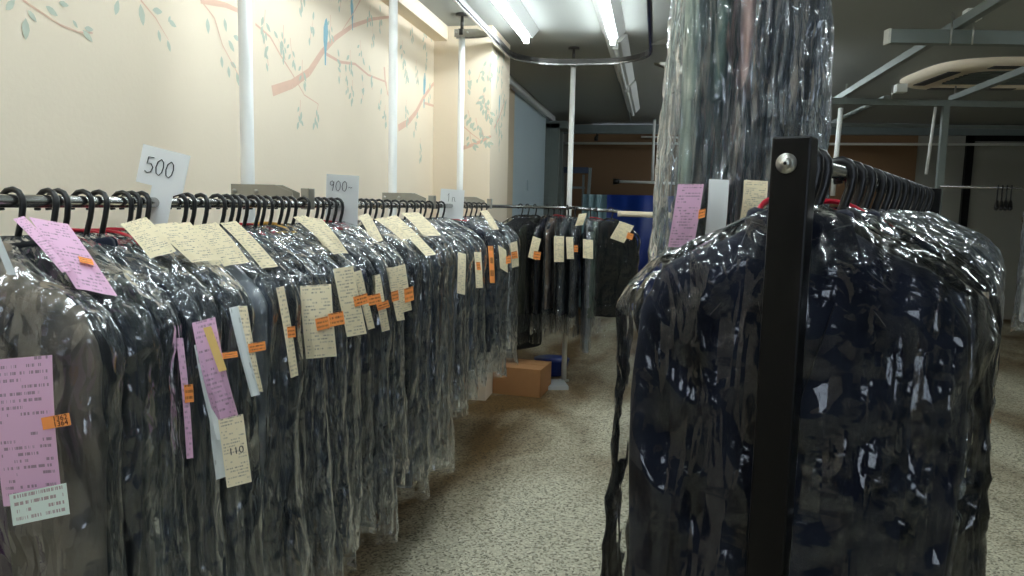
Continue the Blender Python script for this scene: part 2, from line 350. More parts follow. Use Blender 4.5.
# ------------------------------------------------------------------ garment pieces (cached, shared by copies)
KINDS = {   # length of body, shoulder half width, sleeve length
    'jacket': (.74, .205, .56), 'coat': (1.02, .203, .58), 'shirt': (.70, .20, .54), 'school': (.68, .19, .5), 'trousers': (.62, .16, 0), 'dress': (1.0, .18, 0)}
cache = {}
def body_mesh(kind, col, var):
    key = ('b', kind, col, var)
    if key in cache: return cache[key]
    ln, hw, sl = KINDS[kind]
    if kind == 'trousers':      # folded over the hanger bar
        lv = [(-.17, hw*.9, .008), (-.175, hw, .02), (-.3, hw*.98, .026), (-.17-ln, hw*.9, .02), (-.16-ln, hw*.85, .012)]
    elif kind == 'dress':
        lv = [(-.10, .06, .035), (-.13, .12, .035), (-.18, hw, .035), (-.3, hw*.9, .04), (-.5, hw*.8, .04), (-.1-ln, hw*1.15, .05), (-.09-ln, hw*1.1, .03)]
    else:
        lv = [(-.088, .045, .034), (-.080, .058, .042), (-.098, .07, .046), (-.118, .105, .046), (-.150, hw*.86, .046), (-.172, hw, .044), (-.21, hw*1.0, .048),
              (-.40, hw*.92, .048), (-.1-ln+.2, hw*.95, .046), (-.1-ln, hw*1.0, .05), (-.095-ln, hw*.94, .038), (-.03-ln, hw*.9, .034)]
    vs, fs = loft(lv, 56, 52, fold_disp(var*3+len(kind), .010, 11, 1.3, .003, 40, .012))
    cache[key] = np_mesh('garment_body', vs, fs, 'c_'+col); return cache[key]
def sleeve_mesh(kind, col, var, side):
    key = ('s', kind, col, var, side)
    if key in cache: return cache[key]
    ln, hw, sl = KINDS[kind]
    nu, nv = 20, 30; S = np.linspace(0, 1, nv); u = np.linspace(0, 2*pi, nu, endpoint=False)
    cx = np.interp(S, [0, .1, .35, 1], [hw*.78, hw*.89, hw*.94, hw*.90]); cz = -.172-S*sl; cy = -.004-.008*S
    rx = np.interp(S, [0, .08, .3, 1], [.025, .042, .042, .034]); ry = np.interp(S, [0, .08, .3, 1], [.022, .032, .034, .030])
    X = cx[:, None]+rx[:, None]*np.cos(u); Y = cy[:, None]+ry[:, None]*np.sin(u); Z = np.repeat(cz[:, None], nu, 1)
    o = var*5.1+side; h = .006*ridge(X*16+o, Y*16, Z*9+o)
    X = X+np.cos(u)*h; Y = Y+np.sin(u)*h
    X = X*side
    vs = np.stack([X, Y, Z], -1).reshape(-1, 3)
    fs = [(i*nu+j, i*nu+(j+1) % nu, (i+1)*nu+(j+1) % nu, (i+1)*nu+j) for i in range(nv-1) for j in range(nu)]
    fs += [tuple(range(nu-1, -1, -1)), tuple(range((nv-1)*nu, nv*nu))]
    cache[key] = np_mesh('sleeve', vs, fs, 'c_'+col); return cache[key]
def lapel_mesh(col):
    key = ('l', col)
    if key in cache: return cache[key]
    m = MB()
    for s in (-1, 1):
        o = [(.018, -.10), (.066, -.085), (.088, -.15), (.118, -.175), (.10, -.205), (.115, -.225), (.012, -.40), (.004, -.385), (.05, -.2)]
        yy = [-.046, -.05, -.056, -.058, -.058, -.058, -.056, -.056, -.054]
        vs = [(x*s, y, z) for (x, z), y in zip(o, yy)]+[(x*s, y-.007, z-.002) for (x, z), y in zip(o, yy)]
        n = len(o); m.add(vs, [tuple(range(n)), tuple(range(2*n-1, n-1, -1))]+[(i, (i+1) % n, n+(i+1) % n, n+i) for i in range(n)])
    m.tube([(.062*cos(a), -.005+.048*sin(a), -.088+.004*cos(2*a)) for a in [2*pi*i/24 for i in range(25)]], .012, 8, flat=1.6)
    cache[key] = m.mesh('lapel', 'c_'+col); return cache[key]
def bag_mesh(length, var, mat, hw=.245, wr=1.0, flare=1.0, tf=1.0):
    key = ('g', length, var, mat, hw, wr, flare, tf)
    if key in cache: return cache[key]
    lv = [(-.062, .022, .02), (-.076, .062, .05), (-.105, .10, .056), (-.150, hw*.74, .062), (-.190, hw*.93, .060), (-.23, hw, .06), (-.32, hw*.98, .064), (-.6, hw*.97*flare, .066*tf**.5), (-length, hw*1.03*flare, .055*tf)]
    def d(X, Y, Z, nx, ny, s):
        o = var*11.7+3
        w = vnoise(X*6+o, Y*6, Z*4+o)
        below = np.clip((-Z-.75)*3, 0, 1)
        h = wr*(.010*ridge(X*12+w+o, Y*9+1.7, Z*1.6+o) + .006*ridge(X*26+w*2+Z*5+o, Y*18, Z*4.5+o) + .006*ridge(X*14-Z*9+w*2+o, Y*12, Z*6+X*7+o) + .0035*ridge(X*60+w*4+o, Y*50, Z*26+o))
        h = h*np.clip(s*7, .25, 1)
        h = h+below*.012*ridge(X*13+o, Y*9, Z*5+o*2)
        top = np.exp(-((Z+.14)/.06)**2)
        dz = .012*top*ridge(X*22+o, Y*22, o+Z*0) + .03*vnoise(X*8+o, Y*14+o, Z*0+o)*np.clip((s-.88)*8, 0, 1)
        return nx*h-.02*below*np.sign(X)*np.abs(vnoise(Z*3+o, o+Z*0, X*3)), ny*h, dz
    vs, fs = loft(lv, 120, 132, d, ex=2.9)
    cache[key] = np_mesh('plastic_bag', vs, fs, mat); return cache[key]
def hook_mesh(var):
    key = ('h', var)
    if key in cache: return cache[key]
    P = [(-.021, 0, -.016), (-.023, 0, -.004), (-.019, 0, .010), (-.010, 0, .018), (.002, 0, .0205), (.013, 0, .016), (.020, 0, .006), (.021, 0, -.008), (.018, 0, -.03), (.011, 0, -.055), (.003, 0, -.085), (0, 0, -.105)]
    P = [(x, .002*(var % 3)*sin(z*30), z) for x, y, z in P]
    m = MB().tube(P, .0085 if var == 3 else .0060, 10, flat=.6 if var == 3 else .85, ref=(0, 1, 0) if var == 3 else None); cache[key] = m.mesh('hook', 'black_plastic'); return cache[key]
def arms_mesh():
    if 'arms' in cache: return cache['arms']
    m = MB()
    P = [(-.19, 0, -.165), (-.15, 0, -.148), (-.08, 0, -.118), (-.03, 0, -.102), (0, 0, -.098), (.03, 0, -.102), (.08, 0, -.118), (.15, 0, -.148), (.19, 0, -.165)]
    m.tube(P, [.012, .014, .012, .009, .009, .009, .012, .014, .012], 10, flat=.7); m.tube([(-.15, 0, -.152), (-.13, 0, -.175), (.13, 0, -.175), (.15, 0, -.152)], .004, 8)
    cache['arms'] = m.mesh('hanger', 'black_plastic'); return cache['arms']
def ring_mesh(mat):
    if ('r', mat) in cache: return cache[('r', mat)]
    m = MB().tube([(.058*cos(a), .052*sin(a), -.07-.010*cos(a)+.006*sin(a)) for a in [2*pi*i/32 for i in range(33)]], .0042, 8, ref=(0, 0, 1))
    cache[('r', mat)] = m.mesh('collar_ring', mat); return cache[('r', mat)]

def garment(label, cat, loc, rz, kind, col, var=0, film_m='film', blen=1.08, thick=1.0, ring=None, group=None, lapels=False, wide=.245, wr=1.0, extra=None, flare=1.0, tilt=0, gs=1.0, tf=1.0, big=False):
    o = thing('bagged_'+{'school': 'jacket'}.get(kind, kind), label, cat, loc, rz, group)
    o.rotation_euler = (0, tilt, rz)
    h = link('hanger', arms_mesh(), o); link('hook', hook_mesh(3 if big else var % 3), h)
    b = link('garment_body', body_mesh(kind, col, var % 4), o); gt = thick*(.66 if film_m == 'film_tight' else .85); b.scale = (gs*.97, gt, 1)
    if KINDS[kind][2]:
        for sd in (-1, 1):
            s_ = link('sleeve', sleeve_mesh(kind, col, var % 4, sd), o); s_.scale = (gs*.97, gt, 1)
    if lapels: l_ = link('lapel', lapel_mesh(col), o); l_.scale = (gs, gt, 1)
    if extra:   # second garment layered inside
        e_ = link('lining', body_mesh('jacket', extra, (var+1) % 4), o); e_.scale = (.42, thick, 1.2); e_['label'] = extra.replace('_', ' ')+' cloth showing below the jacket'; e_.location.y = -.016
    g = link('plastic_cover', bag_mesh(blen, var % 6, film_m, wide, wr, flare, tf), o); g.scale = (1, thick, 1)
    if ring:
        r_ = link('collar_ring', ring_mesh(ring+'_plastic'), o); r_['label'] = ring+' plastic collar ring'
        if big: r_.rotation_euler = (radians(34), radians(12), 0); r_.location = (.02, -.015, -.026); r_.scale = (1.12, 1.12, 1.2)
    return o
def root_matrix(o): return Matrix.Translation(o.location) @ o.rotation_euler.to_matrix().to_4x4()

# text as mesh
def text_mesh(body, size):
    cu = bpy.data.curves.new('t', 'FONT'); cu.body = body; cu.size = size; cu.align_x = 'CENTER'; cu.align_y = 'CENTER'
    ob = bpy.data.objects.new('t', cu); C.objects.link(ob); bpy.context.view_layer.update()
    me = bpy.data.meshes.new_from_object(ob.evaluated_get(bpy.context.evaluated_depsgraph_get()))
    vs = [v.co.copy() for v in me.vertices]; fs = [tuple(p.vertices) for p in me.polygons]
    bpy.data.objects.remove(ob); bpy.data.curves.remove(cu); bpy.data.meshes.remove(me)
    return vs, fs

def slip(parent, name, A, B, D, mat, curl=.0, label=None, texts=(), nz_off=0.0):
    """a paper slip: A top-left, B top-right, D bottom-left in the world; curl bows it along its length"""
    ex, ey = (B-A), (D-A); n = ex.cross(ey).normalized()
    if n.dot(CAM-A) < 0: n = -n
    W, H = ex.length, ey.length
    N = 14; m = MB(); vs = []; uvs = []
    for side in (0, 1):
        for i in range(N+1):
            for j in range(5):
                a, t = j/4, i/N
                p = A+ex*a+ey*t+n*(curl*sin(pi*t*1.1)+.25*curl*sin(2*pi*a)*t - side*.0006)
                vs.append(p); uvs.append((a, 1-t))
    q = (N+1)*5
    for i in range(N):
        for j in range(4):
            k = i*5+j; m.f.append((k, k+1, k+6, k+5)); m.f.append((q+k, q+k+5, q+k+6, q+k+1))
    edge = [j for j in range(5)]+[i*5+4 for i in range(1, N+1)]+[N*5+j for j in range(3, -1, -1)]+[i*5 for i in range(N-1, 0, -1)]
    for i in range(len(edge)):
        a, b = edge[i], edge[(i+1) % len(edge)]; m.f.append((a, q+a, q+b, b))
    m.m = [0]*len(m.f); m.sm = [False]*len(m.f); m.v = vs
    mats = [mat]
    if texts:
        mats.append('ink')
        for body, size, cx, cy in texts:
            tv, tf = text_mesh(body, size*W)
            exn, eyn = ex.normalized(), ey.normalized()
            o = len(m.v)
            for v in tv:
                t = cy - v.y/H
                m.v.append(A+ex*cx+exn*v.x+ey*t+n*(curl*sin(pi*t*1.1)+.25*curl*sin(2*pi*(cx+v.x/W))*t+.0006)); uvs.append((.5, .5))
            for f in tf: m.f.append(tuple(k+o for k in f)); m.m.append(1); m.sm.append(False)
    c = (A+B+D)/3
    inv = root_matrix(parent).inverted() if parent.type == 'EMPTY' else None
    if parent.type == 'EMPTY':
        m.v = [inv @ v for v in m.v]
    else:               # sub-part of another slip, whose mesh already lives in the root's frame
        inv = root_matrix(parent.parent).inverted(); m.v = [inv @ v for v in m.v]
    me = m.mesh(name, mats)
    ul = me.uv_layers.new(name='UVMap')
    for lp in me.loops: ul.data[lp.index].uv = uvs[lp.vertex_index]
    o = link(name, me, parent)
    if label: o['label'] = label
    return o

def px_slip(parent, name, a, b, d, P, nrm, mat, **kw):
    n = Vector(nrm).normalized()
    return slip(parent, name, on_plane(*a, P, n), on_plane(*b, P, n), on_plane(*d, P, n), mat, **kw)

# ================================================================== THE ROOM
CEIL = 2.70
XW, YB, YR = -1.60, 11.5, -2.3
RX = 5.6
def wall(name, vs, mats, label): m = MB(); m.add(vs, [(0, 1, 2, 3)]); return m
# floor & ceiling slabs
struct(MB().box((XW-.3, YR-.2, -.12), (RX+.3, YB+.3, 0)).build('floor', 'floor'), 'speckled beige terrazzo floor with brown stains')
m = MB().box((XW-.3, YR-.2, CEIL), (RX+.3, YB+.3, CEIL+.15))
struct(m.build('ceiling', 'ceiling'), 'pale grey ceiling boards')
# ceiling joints and drop strip as trims
struct(MB().box((-1.18, 6.5, CEIL-.012), (-.35, 6.53, CEIL)).build('trim_1', 'lamp_white'), 'thin joint strip across the ceiling')
struct(MB().box((-.42, 6.5, CEIL-.012), (-.39, 11.4, CEIL)).build('trim_2', 'grey_metal'), 'thin joint strip running along the ceiling')

# left wall with its printed mural in one mesh
random.seed(11)
mur = MB()
mur.box((XW-.25, YR, 0), (XW, 5.9, CEIL), 0)
def quad_off(P, eps, ax): return P
class Mural:
    """draws the printed branches, leaves and birds on a plane; f maps (s, z) to a point lifted off that plane"""
    def __init__(s, mb, f): s.mb, s.f = mb, f; s.k = 0
    def poly(s, pts, mi):
        s.k += 1; e = .0012+.00003*(s.k % 40)
        o = len(s.mb.v); s.mb.v += [tuple(s.f(p[0], p[1], e)) for p in pts]; s.mb.f.append(tuple(range(o, o+len(pts)))); s.mb.m.append(mi); s.mb.sm.append(False)
    def stroke(s, pts, w0, w1, mi=2):
        n = len(pts)
        for i in range(n-1):
            (a, b), (c, d) = pts[i], pts[i+1]; L = math.hypot(c-a, d-b) or 1; nx, ny = -(d-b)/L, (c-a)/L
            wa = w0+(w1-w0)*i/(n-1); wb = w0+(w1-w0)*(i+1)/(n-1)
            s.poly([(a+nx*wa, b+ny*wa), (c+nx*wb, d+ny*wb), (c-nx*wb, d-ny*wb), (a-nx*wa, b-ny*wa)], mi)
    def leaf(s, x, z, ang, L, mi=1):
        ca, sa = cos(ang), sin(ang)
        pr = [(0, 0), (.25, .17), (.5, .22), (.8, .13), (1, 0), (.8, -.13), (.5, -.22), (.25, -.17)]
        s.poly([(x+L*(a*ca-b*sa), z+L*(a*sa+b*ca)) for a, b in pr], mi)
    def sprig(s, x, z, ang, L, leaves=5, size=.05):
        pts = []; a = ang
        for i in range(6):
            pts.append((x, z)); x += L/5*cos(a); z += L/5*sin(a); a += random.uniform(-.18, .22)
        s.stroke(pts, .0022, .001)
        for i in range(leaves):
            k = 1+i % 5; p = pts[k]; sd = 1 if i % 2 else -1
            la = -pi/2+random.uniform(-.5, .5) if random.random() < .6 else ang+sd*random.uniform(.5, 1.1)
            s.leaf(p[0]+sd*.012, p[1]-.01, la, size*random.uniform(.7, 1.15))
        s.leaf(pts[-1][0], pts[-1][1], a, size)
    def branch(s, pts, w0, w1, dens=7, L=.16, size=.05):
        s.stroke(pts, w0, w1)
        for i in range(len(pts)-1):
            for k in range(dens):
                t = random.random(); x = pts[i][0]+(pts[i+1][0]-pts[i][0])*t; z = pts[i][1]+(pts[i+1][1]-pts[i][1])*t
                s.sprig(x, z, random.choice((1.3, 1.9, -1.2, -1.8, .5, 2.6))+random.uniform(-.3, .3), L*random.uniform(.5, 1.1), random.randint(3, 6), size)
    def bird(s, x, z, sc_, fl=1):
        b = [(0, .09), (.012, .10), (.022, .085), (.026, .05), (.018, .01), (.008, -.03), (.004, -.08), (-.006, -.08), (-.008, -.03), (-.016, .01), (-.014, .06)]
        s.poly([(x+a*fl*sc_, z+c*sc_) for a, c in b], 3)
def W(x, y): p = at(x, y, 0, XW); return (p.y, p.z)
mu = Mural(mur, lambda s, z, e: (XW+e, s, z))
# big branch with the bird (photo 272,92 .. 388,18) and its fork down to the right
mu.stroke([W(*p) for p in ((272, 91), (292, 84), (309, 72), (322, 52), (335, 38), (352, 26), (372, 19), (389, 17))], .022, .007)
mu.stroke([W(*p) for p in ((326, 54), (340, 62), (355, 64), (368, 75), (386, 82), (387, 95))], .008, .004)
mu.stroke([W(*p) for p in ((255, 24), (270, 37), (280, 55), (292, 74), (304, 95), (318, 104))], .005, .002)
mu.stroke([W(*p) for p in ((384, 67), (385, 82), (388, 96))], .012, .004)
mu.stroke([W(*p) for p in ((200, 0), (225, 5), (243, 13))], .012, .008)
mu.stroke([W(*p) for p in ((200, 0), (214, 18), (222, 45), (238, 75))], .003, .002)
mu.stroke([W(*p) for p in ((22, 0), (40, 12), (60, 25), (78, 32), (92, 33))], .003, .002)
mu.stroke([W(*p) for p in ((140, 0), (155, 18), (168, 40))], .003, .001)
mu.stroke([W(*p) for p in ((360, 0), (352, 15), (342, 30))], .004, .002)
def wleaf(x, y, x2, y2, mi=1):
    a, b = W(x, y), W(x2, y2); L = math.hypot(b[0]-a[0], b[1]-a[1]); mu.leaf(a[0], a[1], math.atan2(b[1]-a[1], b[0]-a[0]), L, mi)
for q in ((25, 18, 25, 40), (5, 10, 14, 0), (27, 10, 36, 22), (45, 6, 57, 16), (58, 2, 68, 6), (72, 20, 77, 28), (82, 30, 92, 42), (84, 28, 93, 30), (115, 15, 118, 0), (140, 4, 143, 26), (152, 10, 162, 12),
          (158, 30, 160, 42), (168, 20, 176, 27), (167, 40, 170, 52), (168, 22, 170, 16), (207, 18, 208, 34), (224, 18, 226, 32), (228, 40, 234, 52), (233, 36, 240, 40), (221, 56, 222, 68), (228, 66, 229, 78), (236, 72, 240, 88),
          (244, 40, 248, 30), (230, 62, 236, 68)): wleaf(*q)
for (x, y) in ((285, 60), (283, 25), (300, 10), (310, 40), (290, 38), (318, 104), (330, 15), (300, 100), (340, 78), (348, 92), (352, 80), (362, 100), (372, 90), (378, 110), (385, 105), (360, 40), (350, 50), (372, 45), (340, 8), (370, 5), (302, 60), (268, 66), (380, 30), (265, 10)):
    s_, z_ = W(x, y); mu.sprig(s_, z_, random.choice((-1.4, -1.7, 1.5, 1.8))+random.uniform(-.3, .3), .10, 4, .042)
b_ = W(325, 44); mu.bird(b_[0], b_[1], 1.25); b_ = W(352, 16); mu.bird(b_[0], b_[1], .9, -1)
# second repeat of the paper, beyond the second pole
mu.stroke([W(*p) for p in ((398, 128), (408, 122), (416, 112), (423, 98), (432, 85), (445, 74), (456, 68))], .022, .007)
mu.stroke([W(*p) for p in ((424, 103), (434, 106), (444, 110), (455, 114))], .009, .005)
mu.stroke([W(*p) for p in ((452, 98), (453, 112), (454, 122))], .012, .005)
for (x, y) in ((404, 60), (408, 85), (416, 60), (425, 75), (436, 60), (430, 40), (440, 42), (448, 50), (412, 40), (445, 90), (436, 100), (434, 120), (443, 125), (450, 135), (452, 145), (414, 132), (420, 138), (428, 105), (406, 100), (446, 30), (450, 70), (402, 40), (424, 25)):
    s_, z_ = W(x, y); mu.sprig(s_, z_, random.choice((-1.4, -1.7, 1.5, 1.8))+random.uniform(-.3, .3), .12, 5, .05)
b_ = W(424, 92); mu.bird(b_[0], b_[1], 1.35)
struct(mur.build('wall_left', ['cream_wall', 'leaf', 'branch', 'bird']), 'cream wallpaper printed with leafy branches and blue birds')
# soffit strip at the top of the wall
struct(MB().box((XW, YR, 2.60), (XW+.10, 5.24, CEIL)).build('trim_3', 'cream_wall'), 'cream soffit strip along the top of the left wall')
# pillar
PX, PY0, PY1 = -1.175, 5.24, 5.90
pl = MB(); pl.box((XW, PY0, 0), (PX, PY1, CEIL), 0)
mu = Mural(pl, lambda s, z, e: (s, PY0-e, z))
def WP(x, y): p = at(x, y, 1, PY0); return (p.x, p.z)
mu.stroke([WP(*p) for p in ((463, 148), (472, 145), (482, 141), (491, 136))], .014, .008)
mu.stroke([WP(*p) for p in ((463, 126), (472, 134), (480, 140))], .004, .002)
for (x, y) in ((470, 90), (476, 105), (484, 95), (486, 120), (476, 118), (468, 110), (482, 130), (488, 82), (470, 132), (486, 146), (478, 80), (488, 105)):
    s_, z_ = WP(x, y); mu.sprig(s_, z_, random.choice((-1.4, 1.7, 1.2))+random.uniform(-.3, .3), .10, 4, .045)
mu = Mural(pl, lambda s, z, e: (PX+e, s, z))
def WQ(x, y): p = at(x, y, 0, PX); return (p.y, p.z)
mu.stroke([WQ(*p) for p in ((494, 128), (499, 118), (505, 100))], .01, .006)
for (x, y) in ((497, 60), (502, 70), (496, 85), (501, 95), (498, 110), (503, 118), (496, 135), (501, 140), (499, 150), (503, 85), (497, 75), (504, 60)):
    s_, z_ = WQ(x, y); mu.sprig(s_, z_, random.choice((-1.4, 1.7, 1.2))+random.uniform(-.3, .3), .14, 5, .055)
b_ = WQ(499, 108); mu.bird(b_[0], b_[1], 1.0)
struct(pl.build('pillar', ['cream_wall', 'leaf', 'branch', 'bird']), 'square pillar in the same leaf wallpaper')
# far part of the left wall: tan, then a pale blue panel, then a grey shutter guide
struct(MB().box((-1.75, 5.9, 0), (-1.485, 7.75, CEIL)).build('wall_left_far', 'tan_wall'), 'plain tan wall beyond the pillar')
p_ = MB().box((-1.75, 7.75, 0), (-1.485, 10.0, CEIL)); p_.box((-1.485, 8.62, 1.62), (-1.47, 8.68, 1.74)); 
struct(p_.build('wall_panel', 'pale_blue_wall'), 'pale blue grey wall panel')
struct(MB().box((-1.485, 5.9, 2.62), (-1.44, 10.6, CEIL)).build('trim_4', 'lamp_white'), 'pale cornice strip along the far left wall')
cab = MB(); cab.box((-1.75, 10.0, 0), (-1.42, 10.25, 2.55)); cab.box((-1.42, 10.0, 0), (-1.30, 10.06, 2.55)); cab.box((-1.48, 10.4, 0), (-1.30, 10.46, 2.5)); cab.box((-1.75, 10.0, 2.48), (-1.2, 10.5, 2.58))
cab.box((-1.75, 10.25, 0), (-1.48, 11.5, CEIL))
struct(cab.build('trim_5', 'green_steel', bevel=.004), 'grey green steel shutter guide at the far corner')
# back wall
struct(MB().box((XW-.2, YB, 0), (-.98, YB+.2, CEIL)).build('wall_back', 'back_wall'), 'pale grey back wall left of the brown board')
br = MB().box((-1.35, YB-.02, 0), (3.60, YB+.2, 2.62))
for i in range(5): br.box((-1.35+.99*i-.004, YB-.026, 0), (-1.35+.99*i+.004, YB-.02, 2.62))
struct(br.build('wall_back_board', 'brown_wall'), 'brown boarded back wall')
struct(MB().box((3.60, YB, 0), (RX+.2, YB+.2, CEIL)).build('wall_back_right', 'back_wall'), 'dull white painted back wall at the right')
struct(MB().box((XW-.2, YB-.10, 2.55), (RX, YB-.02, CEIL-.02)).build('trim_6', 'grey_metal'), 'long grey beam across the top of the back wall')
struct(MB().box((RX, YR, 0), (RX+.2, YB+.2, CEIL)).build('wall_right', 'back_wall'), 'right wall')
# rear wall (behind the camera) with a shop window opening
rw = MB()
rw.box((XW-.2, YR-.2, 0), (.2, YR, CEIL)); rw.box((1.6, YR-.2, 0), (RX+.2, YR, CEIL)); rw.box((.2, YR-.2, 0), (1.6, YR, 1.0)); rw.box((.2, YR-.2, 2.0), (1.6, YR, CEIL))
struct(rw.build('wall_rear', 'slate_wall'), 'rear wall with the shop window')
wf = MB()
for a, b in (((.2, YR-.14, 1.0), (1.6, YR-.06, 1.06)), ((.2, YR-.14, 1.94), (1.6, YR-.06, 2.0)), ((.2, YR-.14, 1.06), (.26, YR-.06, 1.94)), ((1.54, YR-.14, 1.06), (1.6, YR-.06, 1.94)), ((.87, YR-.14, 1.06), (.93, YR-.06, 1.94))): wf.box(a, b)
struct(wf.build('window_1', 'grey_metal'), 'shop window frame')
# dark framed door on the back wall, right
dm = MB()
P1, P2 = 4.22, 5.5
dm.box((P1, YB-.07, 0), (P1+.09, YB, 2.55)); dm.box((P1, YB-.07, 2.47), (P2, YB, 2.55)); dm.box((P2-.05, YB-.07, 0), (P2, YB, 2.55)); dm.box((P1+.09, YB-.03, 0), (P2, YB-.005, 2.47), 1)
struct(dm.build('door_1', ['black_steel', 'back_wall']), 'pale door in a dark frame on the back wall')

# world: dull daylight outside the shop window
w = bpy.data.worlds.new('world'); sc.world = w; w.use_nodes = True
bg = w.node_tree.nodes['Background']; bg.inputs[0].default_value = (.72, .84, 1, 1); bg.inputs[1].default_value = 1.8

# ------------------------------------------------------------------ lamps
def lamp(label, x, y0, y1, lit=True, grp='fluorescent ceiling lamps'):
    t = thing('ceiling_lamp', label, 'ceiling lamp', (x, (y0+y1)/2, CEIL), 0, grp); L = (y1-y0)/2
    m = MB(); w1, w2 = .085, .035
    sec = [(-w1, 0), (-w2, -.055), (w2, -.055), (w1, 0)]
    vs = [(a, -L, b) for a, b in sec]+[(a, L, b) for a, b in sec]
    m.add(vs, [(0, 1, 2, 3), (7, 6, 5, 4), (0, 4, 5, 1), (1, 5, 6, 2), (2, 6, 7, 3), (3, 7, 4, 0)]); m.build('housing', 'lamp_white', t)
    MB().tube([(0, -L+.04, -.085), (0, L-.04, -.085)], .0145, 14).build('tube', 'tube_on' if lit else 'tube_off', t)
    for s in (-1, 1): MB().box((-.02, s*(L-.035)-.012, -.10), (.02, s*(L-.035)+.012, -.05)).build('socket', 'lamp_white', t)
    return t
lamp('lit fluorescent tube lamp above the left rail, nearest the pillar', -.955, 4.12, 5.42)
lamp('lit fluorescent tube lamp above the aisle, in line with the unlit fitting', -.345, 4.16, 5.52)
lamp('unlit fluorescent fitting directly beyond the lit aisle lamp', -.335, 5.60, 7.55, lit=False)
lamp('unlit fluorescent fitting farthest along the aisle ceiling', -.325, 7.62, 9.7, lit=False)
for i, (x, y) in enumerate(((-.955, 2.1), (-.345, 2.1), (-.955, .1), (-.345, .1), (1.25, .9), (1.5, 2.55), (4.7, 1.2), (4.9, 3.6), (1.0, 7.7), (1.0, 9.3), (.86, 6.3), (-.345, -1.6), (.75, -1.6))):  # far right, back and behind-camera lamps are unseen, added to brighten the scene
    lamp('lit fluorescent tube lamp overhead, %s' % ('second over left rail', 'second over aisle', 'third over left rail', 'third over aisle', 'first over right rack', 'second over right rack', 'first added fill at far right', 'second added fill at far right', 'added fill hidden behind the long garments', 'added fill farthest behind the long garments', 'added fill nearest behind the long garments', 'added fill over aisle behind the camera', 'added fill near the shop window')[i], x, y, y+1.25)
vt = MB().tube([(0, 0, 0), (0, 0, -.012)], .09, 24); o = vt.build('smoke_detector', 'grey_metal'); o.location = (.19, 8.4, CEIL); tag(o, 'small dark round vent disc in the ceiling right of the lamps', 'ceiling vent')

# ------------------------------------------------------------------ poles, tracks, rails
def pole(label, x, y, brackets, z0=0.0, r=.0215, yaw_=0, grp='white support poles'):
    t = thing('support_pole', label, 'pole', (x, y, z0), 0, grp)
    MB().tube([(0, 0, .01), (0, 0, 2.56-z0)], r, 20).build('pipe', 'white_pipe', t)
    f = MB(); f.tube([(0, 0, 2.56-z0), (0, 0, 2.60-z0)], r*1.35, 18); f.tube([(0, 0, 2.60-z0), (0, 0, 2.685-z0)], .011, 10); f.tube([(0, 0, 2.685-z0), (0, 0, 2.70-z0)], .045, 20); f.build('ceiling_foot', 'dark_metal', t)
    MB().tube([(0, 0, 0), (0, 0, .012)], .045, 20).build('floor_foot', 'steel_plate', t)
    for (z, dx, dy) in brackets:
        L = math.hypot(dx, dy); a = math.atan2(dy, dx); R_ = Matrix.Rotation(a, 4, 'Z')
        m = MB(); prof = [(-.045, -.028), (L*.55, -.028), (L*.85, -.020), (L*.85, -.002), (L*.55, .022), (-.045, .022)]
        for sgn in (-1, 1):
            yy = sgn*(r+.003)
            vs = [R_ @ Vector((px_, yy-.0015, z-z0+pz)) for px_, pz in prof]+[R_ @ Vector((px_, yy+.0015, z-z0+pz)) for px_, pz in prof]
            n = len(prof); m.add(vs, [tuple(range(n)), tuple(range(2*n-1, n-1, -1))]+[(i, (i+1) % n, n+(i+1) % n, n+i) for i in range(n)])
        m.build('bracket', 'steel_plate', t)
        m = MB()
        for bx in (-.032, .045): m.tube([R_ @ Vector((bx, -r-.012, z-z0)), R_ @ Vector((bx, r+.012, z-z0))], .007, 8)
        m.build('bolt', 'bolt', t)
    return t
RZ = 1.437   # height of the left rail's centre
pole('white support pole nearest the camera, behind the left rail', -1.31, 2.235, [(RZ+.038, .2, 0)])
pole('white support pole behind the 900 card, second along the left wall', -1.31, 3.60, [(RZ+.038, .2, 0), (2.575, .2, 0)])
pole('white support pole in front of the papered pillar', -1.31, 4.92, [(RZ+.038, .2, 0), (2.575, .2, 0)])
pole('white support pole standing in the middle of the rail\'s far bend', -.685, 6.02, [(2.575, 0.0, -.09)])
pole('white support pole beside the hanging long garments, right of the aisle', .222, 6.42, [(2.575, -.30, -.5)])

def arc_path(x0, x1, yend, r, y0, n=8):
    """leg at x0 from y0 up to the bend, across at yend, back down at x1"""
    P = [(x0, y0), (x0, (y0+yend-r)/2)]
    P += [(x0+r-r*cos(a), yend-r+r*sin(a)) for a in [pi/2*i/n for i in range(n+1)]]
    if x1 is not None: P += [(x1-r+r*sin(a), yend-r+r*cos(a)) for a in [pi/2*i/n for i in range(n+1)]]
    return P
tr = [(x, y, 2.575) for x, y in arc_path(-1.12, -.078, 5.93, .40, -1.9)]+[(-.078, 4.0, 2.575), (-.078, 2.3, 2.575)]
t = thing('ceiling_track', 'dark metal conveyor track looping in a U below the ceiling', 'ceiling track', (-.6, 3, 2.575))
sq = [(-.014, -.017), (.014, -.017), (.014, .017), (-.014, .017)]
tm = MB().tube([Vector(p)-Vector((-.6, 3, 2.575)) for p in tr], .02, ref=(0, 0, 1), sect=sq); tm.build('track', 'dark_metal', t)
tm = MB().tube([Vector(p)-Vector((-.6, 3, 2.575+.022)) for p in tr], .02, ref=(0, 0, 1), sect=[(-.006, -.005), (.006, -.005), (.006, .005), (-.006, .005)]); tm.build('lip', 'chrome', t)
for (x, y) in ((-.078, 5.2), (-.078, 3.4)):
    h_ = MB().tube([(x+.6, y-3, .015), (x+.6, y-3, .125)], .008, 8); h_.build('hanger_rod', 'dark_metal', t)
m = MB(); yy = at(652, 40, 2, 2.575).y
